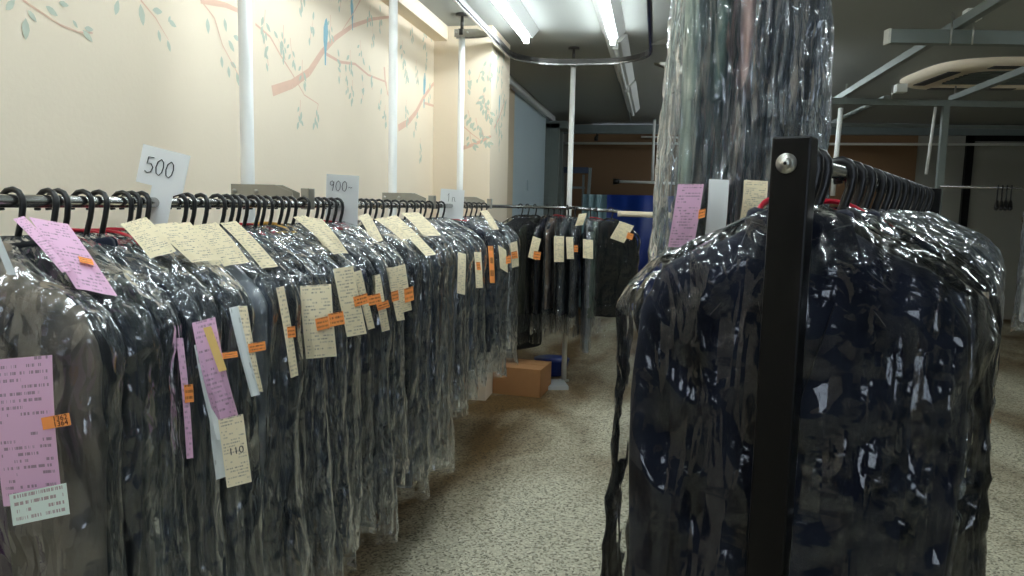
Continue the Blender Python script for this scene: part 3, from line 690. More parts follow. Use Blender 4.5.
vs = [(-.078+.6, yy-3, -.03), (.03+.6, yy-3, -.03), (.35+.6, yy-3+.02, -.03), (.35+.6, yy-3+.02, .03), (.06+.6, yy-3, .03)]
m.add(vs+[(a, b+.004, c) for a, b, c in vs], [(0, 1, 2, 3, 4), (9, 8, 7, 6, 5)]+[(i, (i+1) % 5, 5+(i+1) % 5, 5+i) for i in range(5)]); m.build('side_bracket', 'steel_plate', t)

# left hanging rail
rl = [(x, y, RZ) for x, y in arc_path(-1.10, None, 5.88, .50, -1.6)]+[(-.62, 5.88, RZ-.004), (-.27, 5.88, RZ-.02)]
rail = thing('hanging_rail', 'long chrome clothes rail along the left wall, curving across at its far end', 'clothes rail', (-1.10, 2, RZ))
MB().tube([Vector(p)-Vector((-1.10, 2, RZ)) for p in rl], .0118, 16).build('rail', 'chrome', rail)
for y in (2.235, 3.60, 4.92):
    MB().box((-.014, y-2-.02, -.016), (.014, y-2+.02, .05)).build('rail_clamp', 'steel_plate', rail)
wp = MB().tube([(-.27, 5.88, 1.40), (.60, 5.88, 1.393)], .0225, 18); wp.tube([(-.285, 5.88, 1.40), (-.262, 5.88, 1.40)], .024, 18)
o = wp.build('cross_pipe', 'beige_pipe' if 'beige_pipe' in MT else 'cream_wall'); tag(o, 'thick off-white pipe rail beyond the aisle, reaching behind the right rack', 'pipe')

# ------------------------------------------------------------------ number cards
def digits(s, x, z, h):
    """hand written strokes for a few characters, as polylines"""
    G = {'5': [[(.55, 1), (.12, .98), (.08, .55), (.4, .6), (.6, .4), (.5, .1), (.2, 0), (0, .1)]],
         '0': [[(.35, 1), (.1, .8), (.02, .45), (.12, .1), (.35, 0), (.55, .2), (.62, .55), (.55, .85), (.35, 1)]],
         '9': [[(.6, .75), (.4, .98), (.12, .85), (.1, .6), (.35, .5), (.58, .72), (.6, .9), (.52, .4), (.4, 0)]],
         '-': [[(.0, .35), (.15, .45), (.3, .36), (.5, .42)]],
         '1': [[(.1, .75), (.3, 1), (.28, .5), (.27, 0)]],
         'n': [[(.05, .0), (.08, .5), (.2, .55), (.42, .5), (.42, .1), (.6, .06)]]}
    out = []
    for c in s:
        for st in G[c]: out.append([(x+a*h*.75, z+b*h) for a, b in st])
        x += h*.62
    return out
def card(label, y, w_, h_, stem, text, th, tilt=0, yawc=0, dx=0, z=0, tx=-.4, tz=.45):
    """white plate clipped on the rail: plate above, narrower strip hanging over the rail"""
    t = thing('number_card', label, 'sign card', (-1.10+dx, y, RZ), yawc, 'white number cards on the left rail')
    t.rotation_euler = (0, tilt, yawc)
    m = MB(); s_ = w_*.5*.62 if stem else w_*.5
    o = [(-w_/2, h_+z), (w_/2, h_+z), (w_/2, z), (s_, z-.012), (s_, -.085), (-s_*.5, -.085), (-s_*.5, z), (-w_/2, z)] if stem else [(-w_/2, h_+z), (w_/2, h_+z), (w_/2, -.07), (-w_/2, -.07)]
    n = len(o); vs = [(a, -.02, b) for a, b in o]+[(a, -.0175, b) for a, b in o]
    m.add(vs, [tuple(range(n-1, -1, -1)), tuple(range(n, 2*n))]+[(i, (i+1) % n, n+(i+1) % n, n+i) for i in range(n)])
    m.build('card', 'blank_paper', t)
    m = MB()
    for st in digits(text, tx*w_, z+h_*tz, th): m.tube([(a, -.0212, b) for a, b in st], th*.062, 6, flat=.4)
    m.build('handwritten_number', 'ink', t)
    return t
def railY(x): return at(x, 200, 0, -1.10).y
card('white card handwritten 500 clipped on the near left rail', railY(160), .105, .085, True, '500', .036, tilt=radians(13), yawc=radians(12), z=.035, tx=-.36, tz=.30)
card('white card handwritten 900 clipped on the left rail', railY(343), .115, .105, False, '900-', .036, tilt=radians(2), yawc=radians(12), tx=-.4, tz=.45)
card('white card with a handwritten 1 on the left rail, nearest the pillar', railY(452), .13, .09, False, '1n', .045, tilt=radians(3), yawc=radians(12), tx=-.22, tz=.25)

# ------------------------------------------------------------------ garments on the left rail
ORD = ['first', 'second', 'third', 'fourth', 'fifth', 'sixth', 'seventh', 'eighth', 'ninth', 'tenth', 'eleventh', 'twelfth', 'thirteenth', 'fourteenth', 'fifteenth', 'sixteenth', 'seventeenth', 'eighteenth', 'nineteenth', 'twentieth', 'twenty-first']
random.seed(4)
LEFT = [  # (hook x in the photo, kind, colour, yaw deg, ring)
    (-75, 'jacket', 'taupe', 4, None), (12, 'coat', 'black', 3, None), (47, 'jacket', 'olive', -4, None), (58, 'school', 'black', 0, None), (82, 'jacket', 'navy', 3, 'red'), (98, 'jacket', 'charcoal', -2, 'red'),
    (122, 'jacket', 'olive', 5, 'red'), (131, 'jacket', 'navy', 2, None), (141, 'coat', 'black', -3, None),
    (178, 'coat', 'light_grey', 4, None), (187, 'jacket', 'slate', 0, None), (200, 'jacket', 'charcoal', -3, None), (217, 'trousers', 'light_grey', 4, None), (226, 'jacket', 'black', 2, None), (233, 'jacket', 'navy', -2, None), (240, 'jacket', 'charcoal', 3, None),
    (252, 'coat', 'slate', 5, 'red'), (258, 'jacket', 'black', 0, None), (266, 'jacket', 'navy', -4, 'yellow'), (276, 'jacket', 'black', 3, 'yellow'), (283, 'jacket', 'charcoal', 0, None), (290, 'trousers', 'grey', -3, None),
    (303, 'jacket', 'navy', 2, None), (312, 'jacket', 'black', 4, None), (318, 'jacket', 'grey', -3, None), (324, 'coat', 'charcoal', 2, 'red'), (331, 'jacket', 'black', 0, 'red'), (337, 'trousers', 'slate', 3, None),
    (361, 'jacket', 'black', -3, None), (366, 'coat', 'grey', 3, None), (372, 'jacket', 'navy', 2, None), (379, 'jacket', 'slate', -3, None), (387, 'jacket', 'charcoal', 4, 'yellow'), (395, 'coat', 'brown', 2, None), (403, 'dress', 'beige', 0, None),
    (411, 'jacket', 'grey', -3, None), (417, 'jacket', 'navy', 2, None), (422, 'jacket', 'black', 4, None), (429, 'coat', 'charcoal', -2, None), (435, 'jacket', 'slate', 3, None), (441, 'jacket', 'black', 0, None),
    (459, 'jacket', 'navy', 3, 'red'), (464, 'coat', 'black', -3, None), (469, 'jacket', 'charcoal', 2, None), (474, 'jacket', 'black', 3, None), (479, 'jacket', 'light_grey', -2, None), (484, 'coat', 'black', 3, None)]
CN = lambda c: {'light_grey': 'light grey', 'pale_green': 'pale green', 'taupe': 'grey brown'}.get(c, c)
KN = {'jacket': 'jacket', 'school': 'jacket', 'coat': 'long coat', 'trousers': 'trousers', 'dress': 'long dress', 'shirt': 'shirt'}
LG = []
for i, (hx, kind, col, yw, ring) in enumerate(LEFT):
    y = railY(hx)
    if i == 0: y = 1.02
    nxt = railY(LEFT[i+1][0]) if i < len(LEFT)-1 else y+.05
    prv = LG[-1].location.y if LG else y-.1
    th = max(.42, min(1.0, (nxt-prv)/2/.075))
    if hx > 405 and kind == 'coat': kind = 'jacket'
    if hx < 150: where = (['foremost', 'second', 'third', 'fourth', 'fifth', 'sixth', 'seventh', 'eighth', 'ninth'][i]+' garment from the near end of the left rail')
    elif hx < 340: where = ORD[i-9]+' hanger past the 500 card on the left rail'
    elif hx < 450: where = ORD[i-28]+' hanger past the 900 card on the left rail'
    else: where = ORD[i-41]+' hanger past the third card on the left rail'
    blen = {'coat': 1.16, 'dress': 1.18}.get(kind, random.choice((.98, 1.04, 1.1)))
    if hx > 405: blen = random.choice((.93, .98, 1.02))
    o = garment('%s %s in plastic, %s' % (CN(col), KN[kind], where), 'garment', (-1.10, y, RZ), radians(yw), kind, col, i, 'film', blen, th, ring,
                'bagged garments on the left wall rail', lapels=(i in (0, 1, 4, 11)), extra='purple' if i == 0 else None, wide=.248+.008*((i*7) % 3-1), wr=.85, tilt=radians(random.uniform(-1.5, 1.5)))
    LG.append(o)
def near(y): return min(LG, key=lambda o: abs(o.location.y-y))

# slips: hanging on the aisle side ---------------------------------
HN = (.35, -.93, .05)
def hang(a, b, d, mat, X=-.80, n=HN, name='paper_tag', sticker=None, who=None, curl=.006, texts=(), label=None, stxt=None):
    cx_, cy_ = (b[0]+d[0])/2, (b[1]+d[1])/2
    P = at(cx_, cy_, 0, X); g = who if who is not None else near(P.y)
    s_ = px_slip(g, name, a, b, d, P, n, 'c' and mat, curl=curl, texts=texts, label=label)
    for st in (sticker or []):
        sa, sb, sd = st[:3]
        P2 = P + Vector(n).normalized()*(curl+.004)
        px_slip(s_, 'orange_sticker', sa, sb, sd, P2, n, 'orange_plain' if stxt else 'orange_paper', texts=stxt or (), label='orange number sticker')
    return s_, P, g
# the big pink receipt at the near left, with its note
g0 = LG[0]
s_, P, g = hang((-8, 360), (52, 355), (3, 507), 'pink_paper', X=-.83, n=(.25, -.97, 0), who=g0, label='pink laundry receipt with printed text', curl=.004,
                sticker=[((41, 418), (69, 413), (43, 430))], stxt=(('1362', .27, .66, .27), ('1364', .27, .66, .72)))
P2 = P+Vector((.25, -.97, 0)).normalized()*.009
px_slip(g0, 'note_slip', (9, 495), (66, 483), (13, 526), P2, (.25, -.97, 0), 'note_paper', label='small white slip with handwriting')
px_slip(g0, 'grey_tag', (-14, 222), (-6, 222), (8, 275), at(2, 250, 0, -.93), (.3, -.8, .5), 'grey_card', label='grey card tag')
# narrow edge-on pink slip and the pink-white-cream cluster
hang((176, 338), (183, 338), (187, 459), 'pink_paper', n=(.8, -.6, 0), X=-.84, sticker=[((184, 385), (193, 384), (185, 403))])
hang((194, 345), (206, 345), (214, 440), 'white_paper', X=-.83, name='white_slip')
hang((208, 400), (222, 396), (216, 480), 'white_paper', X=-.825, name='white_slip')
sa, P, g = hang((192, 323), (215, 317), (216, 425), 'pink_paper', X=-.82, curl=.012, sticker=[((222, 353), (237, 351), (223, 359))])
px_slip(g, 'yellow_slip', (203, 328), (211, 326), (219, 372), P+Vector(HN).normalized()*.02, HN, 'yellow_paper', label='narrow yellow slip')
px_slip(g, 'paper_tag', (218, 420), (243, 414), (227, 488), P+Vector(HN).normalized()*.02, HN, 'cream_paper', texts=(('110', .42, .55, .5),), label='cream ticket reading 110')
hang((229, 308), (238, 306), (251, 397), 'white_paper', X=-.83, name='white_slip')
hang((238, 306), (247, 306), (254, 392), 'cream_paper', X=-.82, sticker=[((248, 344), (265, 341), (249, 353))])
hang((276, 288), (284, 286), (291, 378), 'cream_paper', X=-.84, n=(.7, -.7, 0), sticker=[((287, 327), (295, 326), (288, 338))])
hang((300, 286), (331, 284), (306, 359), 'cream_paper', X=-.82, curl=.012, sticker=[((315, 319), (328, 316), (317, 331)), ((328, 314), (343, 311), (330, 327))])
hang((333, 269), (353, 266), (347, 337), 'cream_paper', X=-.81, sticker=[((353, 297), (367, 293), (355, 307))])
hang((354, 272), (361, 270), (368, 330), 'cream_paper', X=-.83, sticker=[((367, 296), (380, 293), (369, 306))])
hang((372, 276), (380, 274), (382, 332), 'cream_paper', X=-.84, sticker=[((376, 304), (388, 300), (378, 311))])
hang((386, 268), (394, 267), (397, 321), 'cream_paper', X=-.82, sticker=[((391, 292), (398, 290), (392, 302))])
hang((394, 267), (405, 264), (401, 313), 'cream_paper', X=-.80, sticker=[((404, 289), (413, 286), (405, 303))])
hang((458, 252), (466, 254), (457, 293), 'cream_paper', X=-.82)
hang((474, 252), (481, 252), (476, 288), 'cream_paper', X=-.83, sticker=[((476, 262), (480, 262), (477, 270))])
hang((488, 246), (493, 246), (490, 283), 'orange_paper', X=-.83, name='orange_tag')
hang((498, 245), (506, 250), (500, 268), 'cream_paper', X=-.83, sticker=[((506, 256), (511, 255), (506, 264))])
hang((510, 243), (517, 241), (512, 268), 'cream_paper', X=-.83, sticker=[((511, 252), (517, 251), (512, 259))])

# slips lying over the shoulders, near the hooks --------------------
LN = (.30, -.62, .72)
def lie(a, b, d, mat, X=-.98, n=LN, who=None, curl=.006, name='paper_tag', sticker=None):
    P = at((a[0]+b[0])/2, (a[1]+b[1])/2, 0, X-.08); g = who if who is not None else near(P.y)
    s_ = px_slip(g, name, a, b, d, P, n, mat, curl=curl)
    for st in (sticker or []): px_slip(s_, 'orange_sticker', *st, P+Vector(n).normalized()*(curl+.005), n, 'orange_paper', label='orange number sticker')
    return s_
lie((13, 219), (24, 216), (62, 272), 'pink_paper', X=-.97, who=LG[2])
lie((29, 217), (68, 224), (76, 288), 'pink_paper', X=-.95, who=LG[3], sticker=[((78, 256), (92, 259), (80, 262))])
lie((120, 224), (146, 217), (150, 258), 'cream_paper', X=-.96)
lie((146, 225), (176, 222), (192, 262), 'cream_paper', X=-.96)
lie((166, 224), (190, 222), (197, 266), 'cream_paper', X=-.96)
lie((191, 226), (216, 222), (224, 266), 'cream_paper', X=-.96)
lie((220, 223), (236, 221), (262, 268), 'cream_paper', X=-.95)
lie((293, 217), (305, 215), (334, 254), 'cream_paper', X=-.95)
lie((300, 216), (322, 219), (326, 250), 'cream_paper', X=-.95)
lie((358, 216), (368, 213), (373, 243), 'cream_paper', X=-.95)
lie((374, 219), (384, 217), (402, 240), 'cream_paper', X=-.95)
lie((386, 217), (396, 215), (426, 256), 'cream_paper', X=-.94)
lie((401, 213), (418, 212), (424, 236), 'cream_paper', X=-.95)
lie((480, 211), (487, 210), (492, 230), 'cream_paper', X=-.95)

# ------------------------------------------------------------------ garments round the far bend of the rail
def bend(x):     # rail point for a hook seen at photo x beyond the pillar
    p = at(x, 208, 1, 5.88); return p
FAR = [(524, -1.02, 5.66, 40, 'jacket', 'black'), (531, -.98, 5.74, 55, 'coat', 'black'), (538, -.93, 5.80, 65, 'jacket', 'olive'), (556, -.84, 5.86, 75, 'jacket', 'navy'), (563, -.79, 5.87, 85, 'shirt', 'brown'),
       (570, -.74, 5.88, 92, 'jacket', 'black'), (577, -.68, 5.88, 85, 'jacket', 'charcoal'), (585, -.62, 5.88, 95, 'jacket', 'navy'), (596, -.50, 5.88, 95, 'coat', 'light_grey'), (602, -.45, 5.88, 85, 'jacket', 'green'), (632, -.34, 5.87, 18, 'jacket', 'black')]
FG = []
for i, (hx, x, y, yw, kind, col) in enumerate(FAR):
    if i == len(FAR)-1: lab = 'black jacket in clear plastic facing the aisle at the right end of far rail'
    else: lab = '%s %s in clear plastic, %s hanger past the pillar on the far bend' % (CN(col), KN[kind], ORD[i])
    z = RZ if x < -.62 else RZ-.012
    FG.append(garment(lab, 'garment', (x, y, z), radians(yw), kind, col, i+2, 'film_tight' if i in (0, 1, 2, 3, 5, 10) else 'film', .98 if kind != 'coat' else 1.08, .62 if i < 10 else .95, 'red' if i in (5, 9) else None, 'bagged garments on the far bend of the rail', wide=.235))
def farslip(a, b, d, who, Y, sticker=None, mat='cream_paper'):
    P = at((b[0]+d[0])/2, (b[1]+d[1])/2, 1, Y); n = (.1, -1, .05)
    s_ = px_slip(who, 'paper_tag', a, b, d, P, n, mat, curl=.006)
    for st in (sticker or []): px_slip(s_, 'orange_sticker', *st, P-Vector((0, .012, 0)), n, 'orange_paper')
farslip((533, 236), (541, 239), (528, 257), FG[1], 5.55, [((534, 251), (541, 252), (533, 259))])
farslip((554, 236), (564, 236), (554, 262), FG[3], 5.58)
farslip((566, 237), (573, 237), (567, 259), FG[5], 5.58, [((574, 245), (578, 245), (574, 252))])
farslip((583, 239), (593, 240), (583, 258), FG[8], 5.58)
farslip((579, 214), (587, 213), (575, 226), FG[7], 5.62)
farslip((620, 221), (634, 226), (610, 238), FG[10], 5.75, [((628, 232), (634, 234), (626, 238))])

# ------------------------------------------------------------------ right rack
A0 = radians(22.9); dv = Vector((sin(A0), cos(A0), 0)); qv = Vector((cos(A0), -sin(A0), 0))
RP = Vector((.187, 1.10, 1.52))
rk = thing('garment_rack', 'black steel garment rack with a chrome rail at the right', 'garment rack', (RP.x, RP.y, 0), -A0)
# local frame: x across, y along the rail
pst = MB().box((-.017, -.055, .03), (.034, -.012, 1.549)); pst.build('post', 'black_steel', rk, bevel=.003)
pst = MB().box((-.017, 2.16, .03), (.034, 2.205, 1.549)); pst.build('post', 'black_steel', rk, bevel=.003)
MB().tube([(0, -.02, 1.52), (0, 2.17, 1.52)], .0128, 20).build('rail', 'chrome', rk)
b1 = MB().tube([(.004, -.055, 1.513), (.004, -.0575, 1.513)], .0135, 28); b1.build('washer', 'bolt', rk)
b1 = MB(); b1.tube([(.004, -.0575, 1.513), (.004, -.060, 1.513), (.004, -.0625, 1.513)], [.0075, .007, .0045], 20); b1.tube([(.004, -.0622, 1.513), (.004, -.0635, 1.513)], .0025, 6, mi=1); b1.build('bolt', ['bolt', 'black_steel'], rk)
for y in (-.033, 2.182):
    MB().box((-.29, y-.02, .03), (.29, y+.02, .06)).build('foot', 'black_steel', rk, bevel=.003)
    for x in (-.26, .26):
        c_ = MB(); c_.tube([(x-.012, y, .022), (x+.012, y, .022)], .022, 16); c_.tube([(x, y, .035), (x, y, .05)], .008, 8); c_.build('caster', 'black_plastic', rk)
MB().tube([(0, -.02, .12), (0, 2.17, .12)], .011, 12).build('lower_rail', 'black_steel', rk)

RGT = [(.055, 'jacket', 'navy'), (.12, 'coat', 'black'), (.34, 'jacket', 'navy'), (.45, 'coat', 'navy'), (.57, 'jacket', 'black'), (.72, 'coat', 'charcoal'), (.86, 'jacket', 'navy'), (1.0, 'jacket', 'black'), (1.15, 'jacket', 'slate'),
       (1.3, 'coat', 'grey'), (1.46, 'jacket', 'charcoal'), (1.62, 'jacket', 'black'), (1.8, 'dress', 'light_grey'), (1.95, 'jacket', 'grey')]
RGo = []
for i, (s, kind, col) in enumerate(RGT):
    p = RP+dv*s
    if i == 0: lab = 'navy suit jacket in tight glossy plastic, first behind the black rack post'
    elif i == 1: lab = 'black long coat in glossy plastic with a red collar ring, second on the right rack'
    else: lab = '%s %s in clear plastic, %s hanger from the post on the right rack' % (CN(col), KN[kind], ORD[i])
    fm = 'film_tight' if i < 4 else 'film'
    o = garment(lab, 'garment', (p.x, p.y, 1.52), -A0+radians((17, 12, 6, 0, 4, -3)[i % 6]), kind, col, i+1, fm, 1.25 if i < 5 else 1.15, (1.0, 1.0, .95, .9)[i] if i < 4 else .95, 'red' if i in (0, 2) else None,
                'bagged garments on the right rack', lapels=i < 3, wide=.252, wr=1.35 if i < 4 else 1.1, flare=1.05 if i == 0 else 1.0, gs=1.03 if i < 2 else 1.0, big=True)
    RGo.append(o)
# paper slip seen edge-on inside a bag at the far right, with its orange sticker
P = at(975, 380, 1, 1.34)
e_ = px_slip(RGo[3], 'paper_tag', (983, 292), (989, 292), (966, 478), P, (.5, -.85, 0), 'cream_paper', curl=.01, label='long cream slip inside the plastic')
px_slip(e_, 'orange_sticker', (976, 402), (991, 401), (976, 424), P-Vector((0, .02, 0)), (.2, -.97, 0), 'orange_plain', texts=(('A126', .3, .6, .8),), label='orange number sticker')

# ------------------------------------------------------------------ long garments hanging high behind the rack
hb = thing('ceiling_rail', 'chrome rail hung from the ceiling above the long garments', 'clothes rail', (.2, 1.9, 2.44))
MB().tube([(-.35, 0, 0), (.45, 0, 0)], .0118, 14).build('rail', 'chrome', hb)
for x in (-.33, .43): MB().tube([(x, 0, 0), (x, 0, .26)], .006, 8).build('hanger_rod', 'dark_metal', hb)
HI = [(.075, 'pale_green', 'coat'), (.122, 'green', 'coat'), (.168, 'pink', 'coat'), (.21, 'navy', 'coat'), (.25, 'light_grey', 'dress'), (.288, 'black', 'coat')]
HO = []
for i, (x, col, kind) in enumerate(HI):
    HO.append(garment('%s bagged %s, %s from the left in the high cluster behind the post' % (CN(col), KN[kind], ORD[i]), 'garment', (x, 1.90, 2.44), radians(90+(-2, 0, 2, 3, 4, 5)[i]), kind, col, i, 'film_long', 1.12, .5, None,
                      'long bagged garments hanging high behind the post', wide=.22, flare=1.08, wr=1.3, tf=2.6))
P = at(686, 215, 1, 1.62)
e_ = px_slip(HO[0], 'paper_tag', (678, 184), (704, 184), (668, 247), P, (.05, -1, 0), 'pink_paper', curl=.006, label='pink laundry receipt')
px_slip(e_, 'orange_sticker', (699, 210), (706, 208), (698, 219), P-Vector((0, .01, 0)), (.05, -1, 0), 'orange_paper', label='orange number sticker')
px_slip(HO[1], 'white_slip', (709, 179), (729, 180), (705, 236), at(717, 205, 1, 1.64), (.1, -1, 0), 'blank_paper', curl=.006, label='blank white slip')
px_slip(HO[3], 'paper_tag', (744, 180), (768, 181), (740, 221), at(755, 205, 1, 1.64), (.1, -1, 0), 'cream_paper', curl=.006, label='cream laundry receipt')

# ------------------------------------------------------------------ overhead steel and the far right
def beam(label, a, b, w=.045, h=.05, m='green_steel', cap=False):
    a, b = Vector(a), Vector(b); c = (a+b)/2
    t = thing('steel_beam', label, 'steel beam', c, 0, 'overhead steel beams')
    hw, hh, q = w/2, h/2, .004     # lipped channel
    MB().tube([a-c, b-c], 1, ref=(0, 0, 1), sect=[(-hw, -hh), (hw, -hh), (hw, hh), (-hw, hh)]).build('channel', m, t, bevel=.002)
    if cap: MB().tube([a-c-(b-a).normalized()*.008, a-c+(b-a).normalized()*.004], 1, ref=(0, 0, 1), sect=[(-hw-.002, -hh-.002), (hw+.002, -hh-.002), (hw+.002, hh+.002), (-hw-.002, hh+.002)]).build('end_cap', 'white_plastic', t)
    return t
beam('horizontal steel beam with a white end cap, nearest at upper right', (1.235, 4.58, 2.43), (3.6, 4.95, 2.43), .06, .075, cap=True)
beam('long steel beam running away from the camera at upper right', (1.60, 3.2, 2.50), (1.64, 9.4, 2.50))
beam('steel beam crossing the room behind the capped one', (1.38, 7.05, 2.42), (4.6, 7.6, 2.42), .06, .055)
beam('short steel beam receding to the right of the long one', (2.50, 4.9, 2.475), (2.55, 7.35, 2.475), .05, .05)
beam('farther steel beam receding behind the crossing beam', (2.0, 7.3, 2.475), (1.98, 10.2, 2.475), .05, .05)
beam('thin far steel beam across the back', (1.3, 8.7, 2.40), (4.8, 9.1, 2.40), .045, .035)
o = MB().box((-.0275, -.0275, 0), (.0275, .0275, 2.39)).build('steel_post', 'green_steel', bevel=.003); o.location = (2.46, 7.20, 0); tag(o, 'upright steel post at the right carrying the crossing beam', 'post')
def clamp(label, x, y, z):
    t = thing('beam_clamp', label, 'clamp', (x, y, z), 0, 'beam clamps')
    for s in (-.06, .05):
        m = MB(); m.tube([(s, -.035, -.12), (s, -.04, -.05), (s, -.035, .05)], .005, 8); m.build('clamp_wire', 'bolt', t)
clamp('wire clamp pair on the capped beam', 1.62, 4.62, 2.50)
for lab, x, y, z, s in (('white junction box on the long receding beam', 1.70, 4.70, 2.565, .04), ('small white junction box farther along the beams', 2.05, 7.1, 2.53, .045)):
    o = MB().box((-s, -s, -s*.8), (s, s, s*.8)).build('junction_box', 'white_plastic', bevel=.006); o.location = (x, y, z); tag(o, lab, 'junction box', 'white junction boxes')
for lab, x in (('threaded rod stub left on the crossing beam', 1.62), ('threaded rod stub middle of the crossing beam', 2.02), ('threaded rod stub right on the crossing beam', 2.56)):
    o = MB().tube([(0, 0, -.03), (0, 0, .12)], .008, 8).build('threaded_rod', 'bolt'); o.location = (x, 7.14+.17*(x-1.6), 2.46); tag(o, lab, 'rod', 'threaded rods on the crossing beam')
# ceiling air conditioner
ac = thing('air_conditioner', 'large beige ceiling air conditioner cassette at upper right', 'air conditioner', (2.95, 7.35, CEIL), radians(5))
m = MB(); rr = []
for k, (s, z) in enumerate(((.70, 0), (.70, -.03), (.64, -.055), (.42, -.058), (.40, -.03))):
    rr += [(s*1.05*np.sign(cos(a))*abs(cos(a))**.55, s*np.sign(sin(a))*abs(sin(a))**.55, z) for a in [2*pi*(i+.5)/40 for i in range(40)]]
m.add(rr, [(k*40+i, k*40+(i+1) % 40, (k+1)*40+(i+1) % 40, (k+1)*40+i) for k in range(4) for i in range(40)]+[tuple(range(160, 200))], 0, True); m.build('cover', 'cream_wall', ac)
m = MB()
for i in range(9): m.box((-.36, -.33+i*.08, -.05), (.36, -.30+i*.08, -.035))
m.build('grille', 'grey_metal', ac)
for sx, sy in ((0, -.55), (0, .55), (-.56, 0), (.56, 0)):
    m = MB().box((sx-(.38 if sy else .05), sy-(.05 if sy else .34), -.062), (sx+(.38 if sy else .05), sy+(.05 if sy else .34), -.052)); m.build('air_flap', 'black_plastic', ac)
# far rails and things hanging from them
def rod(label, a, b, r, m='white_pipe', name='pipe_rod', g='thin rods at the back'):
    a, b = Vector(a), Vector(b); o = MB().tube([(0, 0, 0), b-a], r, 10).build(name, m); o.location = a; return tag(o, label, 'rod', g)
rod('long pale rod crossing the back wall below its top', (-1.38, 11.2, 2.385), (5.2, 11.2, 2.41), .018)
rod('short upright rod hanging at the back between the poles', (-.055, 10.9, 1.84), (-.06, 10.9, 2.70), .02)
rod('low pale rod at the back, left of the long bagged garments', (-.52, 10.9, 1.82), (.7, 10.9, 1.80), .02)
rod('thin pale rod near the ceiling at the back', (-.25, 11.36, 2.50), (.45, 11.36, 2.49), .015)
rod('white upright rod behind the right rack, nearer the post', (1.46, 7.3, 2.39), (1.46, 7.3, 1.6), .018)
rod('white upright rod behind the right rack, farther right', (1.62, 7.3, 2.39), (1.60, 7.3, 1.6), .022)
rod('hanging rod with a clamp beside the steel post', (2.36, 7.15, 2.38), (2.33, 7.15, 1.80), .013)
rod('chrome rail at the far right carrying black hangers', (2.40, 7.0, 1.69), (4.2, 7.1, 1.68), .0125, 'chrome', 'hanging_rail')
o = MB().tube([(0, 0, 0), (0, 0, .05), (.02, 0, .09), (0, 0, .1)], [.03, .03, .012, .01], 10).build('rod_clamp', 'black_plastic'); o.location = (-.9, 11.17, 2.42); tag(o, 'small dark clamp on the long rod at the back', 'clamp')
o = MB().tube([(0, 0, 0), (-.09, 0, 0)], [.035, .045], 12).build('rod_stopper', 'black_plastic'); o.location = (-.52, 10.9, 1.82); tag(o, 'dark knob at the left end of the low rod', 'knob')
for i, (x, z) in enumerate(((.08, 2.55), (.22, 2.52))):
    o = MB().tube([(0, 0, 0), (.02, 0, -.12), (-.015, 0, -.3), (.03, 0, -.42), (.05, 0, -.35)], .008, 8).build('hanging_strap', 'white_plastic'); o.location = (x, 10.85, z); tag(o, 'pale strap looped from the back rod, %s one' % ('left', 'right')[i], 'strap', 'pale straps')
for i in range(4):
    t = thing('empty_hanger', 'black empty hanger at the far right, %s from the left' % ORD[i], 'hanger', (2.86+.035*i, 7.02, 1.69), radians(70), 'black empty hangers on the far right rail')
    link('hanger_arms', arms_mesh(), t).scale = (.8, 1, 1.1); link('hook', hook_mesh(0), t)
garment('white garment in plastic hanging at the right edge, beyond the rack', 'garment', (3.23, 6.9, 1.69), radians(20), 'coat', 'white', 2, 'film', 1.2, 1.0, None, None)
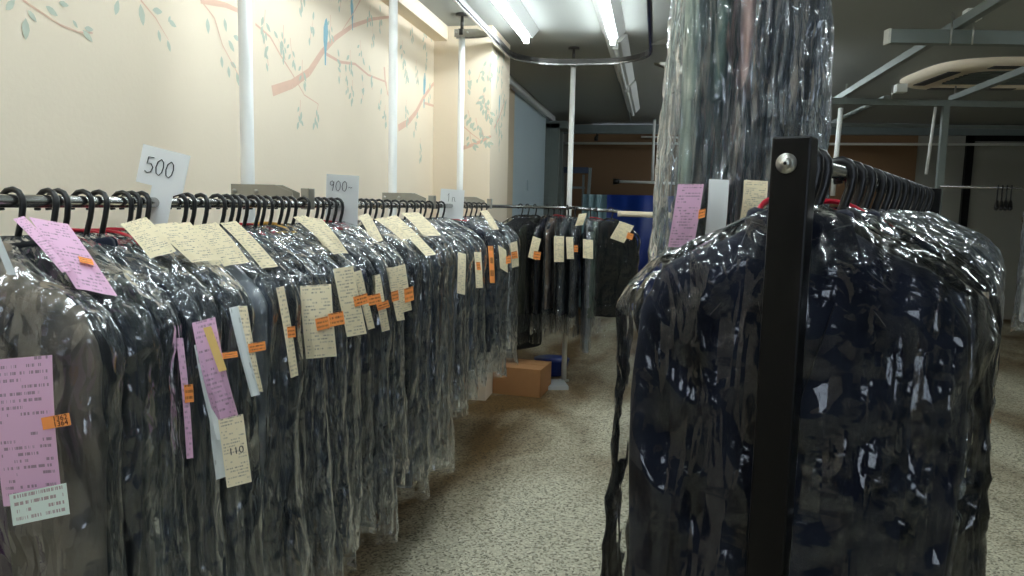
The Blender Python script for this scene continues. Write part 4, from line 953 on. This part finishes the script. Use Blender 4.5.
# small objects behind the far rail
def drape(name, label, cat, x0, x1, y, z0, z1, mat, n=40, amp=.03, slope=0):
    m = MB(); vs = []
    for i in range(n+1):
        t_ = i/n; x = x0+(x1-x0)*t_; yy = y+amp*sin(t_*17)+amp*.5*sin(t_*41)
        vs += [(x+slope, yy, z0), (x+slope*.5, yy+amp*.4, (z0+z1)/2), (x, yy*1.0, z1)]
    k = len(vs); vs += [(a, b+.004, c) for a, b, c in vs]
    fs = []
    for i in range(n):
        for j in range(2):
            a = i*3+j; fs += [(a, a+3, a+4, a+1), (k+a, k+a+1, k+a+4, k+a+3)]
        fs += [(i*3, k+i*3, k+i*3+3, i*3+3), (i*3+2, i*3+5, k+i*3+5, k+i*3+2)]
    m.add(vs, fs, 0, True); o = m.build(name, mat); return tag(o, label, cat)
drape('blue_tarpaulin', 'bright blue tarpaulin sheet hung behind the far rail', 'tarpaulin', -.66, 1.1, 10.4, .02, 1.62, 'tarp')
drape('pale_curtain', 'pale blue curtain hung left of the blue tarpaulin', 'curtain', -1.0, -.66, 10.45, .02, 1.62, 'pale_curtain')
t = thing('folded_stepladder', 'grey folded stepladder leaning in the far left corner', 'stepladder', (-1.12, 10.6, 0))
for s in (-1, 1):
    MB().box((s*.13-.02, -.03, 0), (s*.13+.02, .03, 2.0), mat=Matrix.Rotation(s*radians(2), 4, 'Y')).build('side_rail', 'grey_metal', t)
    MB().box((s*.10-.015, .05, 0), (s*.10+.015, .09, 1.9)).build('rear_leg', 'grey_metal', t)
for i in range(6): MB().box((-.13, -.03, .3+i*.28), (.13, .03, .33+i*.28)).build('rung', 'grey_metal', t)
MB().box((-.17, -.05, 1.92), (.17, .1, 2.0)).build('top_cap', 'c_slate', t)
# on the floor at the far end of the aisle
t = thing('cardboard_box', 'brown cardboard box on the floor at the end of the aisle', 'box', (-.965, 5.62, 0), radians(-6))
m = MB(); w_, d_, h_ = .19, .17, .21
for a, b in (((-w_, -d_, 0), (w_, -d_+.006, h_)), ((-w_, d_-.006, 0), (w_, d_, h_)), ((-w_, -d_, 0), (-w_+.006, d_, h_)), ((w_-.006, -d_, 0), (w_, d_, h_)), ((-w_, -d_, 0), (w_, d_, .006))): m.box(a, b)
m.build('box_body', 'cardboard', t)
MB().box((-w_, -d_, h_), (w_, -.003, h_+.004)).build('flap', 'cardboard', t); MB().box((-w_, .003, h_), (w_, d_, h_+.004)).build('flap', 'cardboard', t)
o = MB().tube([(0, 0, 0), (0, 0, .01), (0, 0, .13), (0, 0, .14)], [.10, .12, .15, .155], 24).build('blue_bucket', 'blue_plastic'); o.location = (-.82, 6.25, .0); tag(o, 'small blue plastic tub on the floor beside the far pole', 'tub')
o = MB().box((-.16, -.12, 0), (.16, .12, .03), mat=Matrix.Rotation(.3, 4, 'Z')).build('floor_pad', 'grey_card'); o.location = (-.80, 5.80, 0); tag(o, 'dull grey mat on the floor between the box and the pole', 'mat')
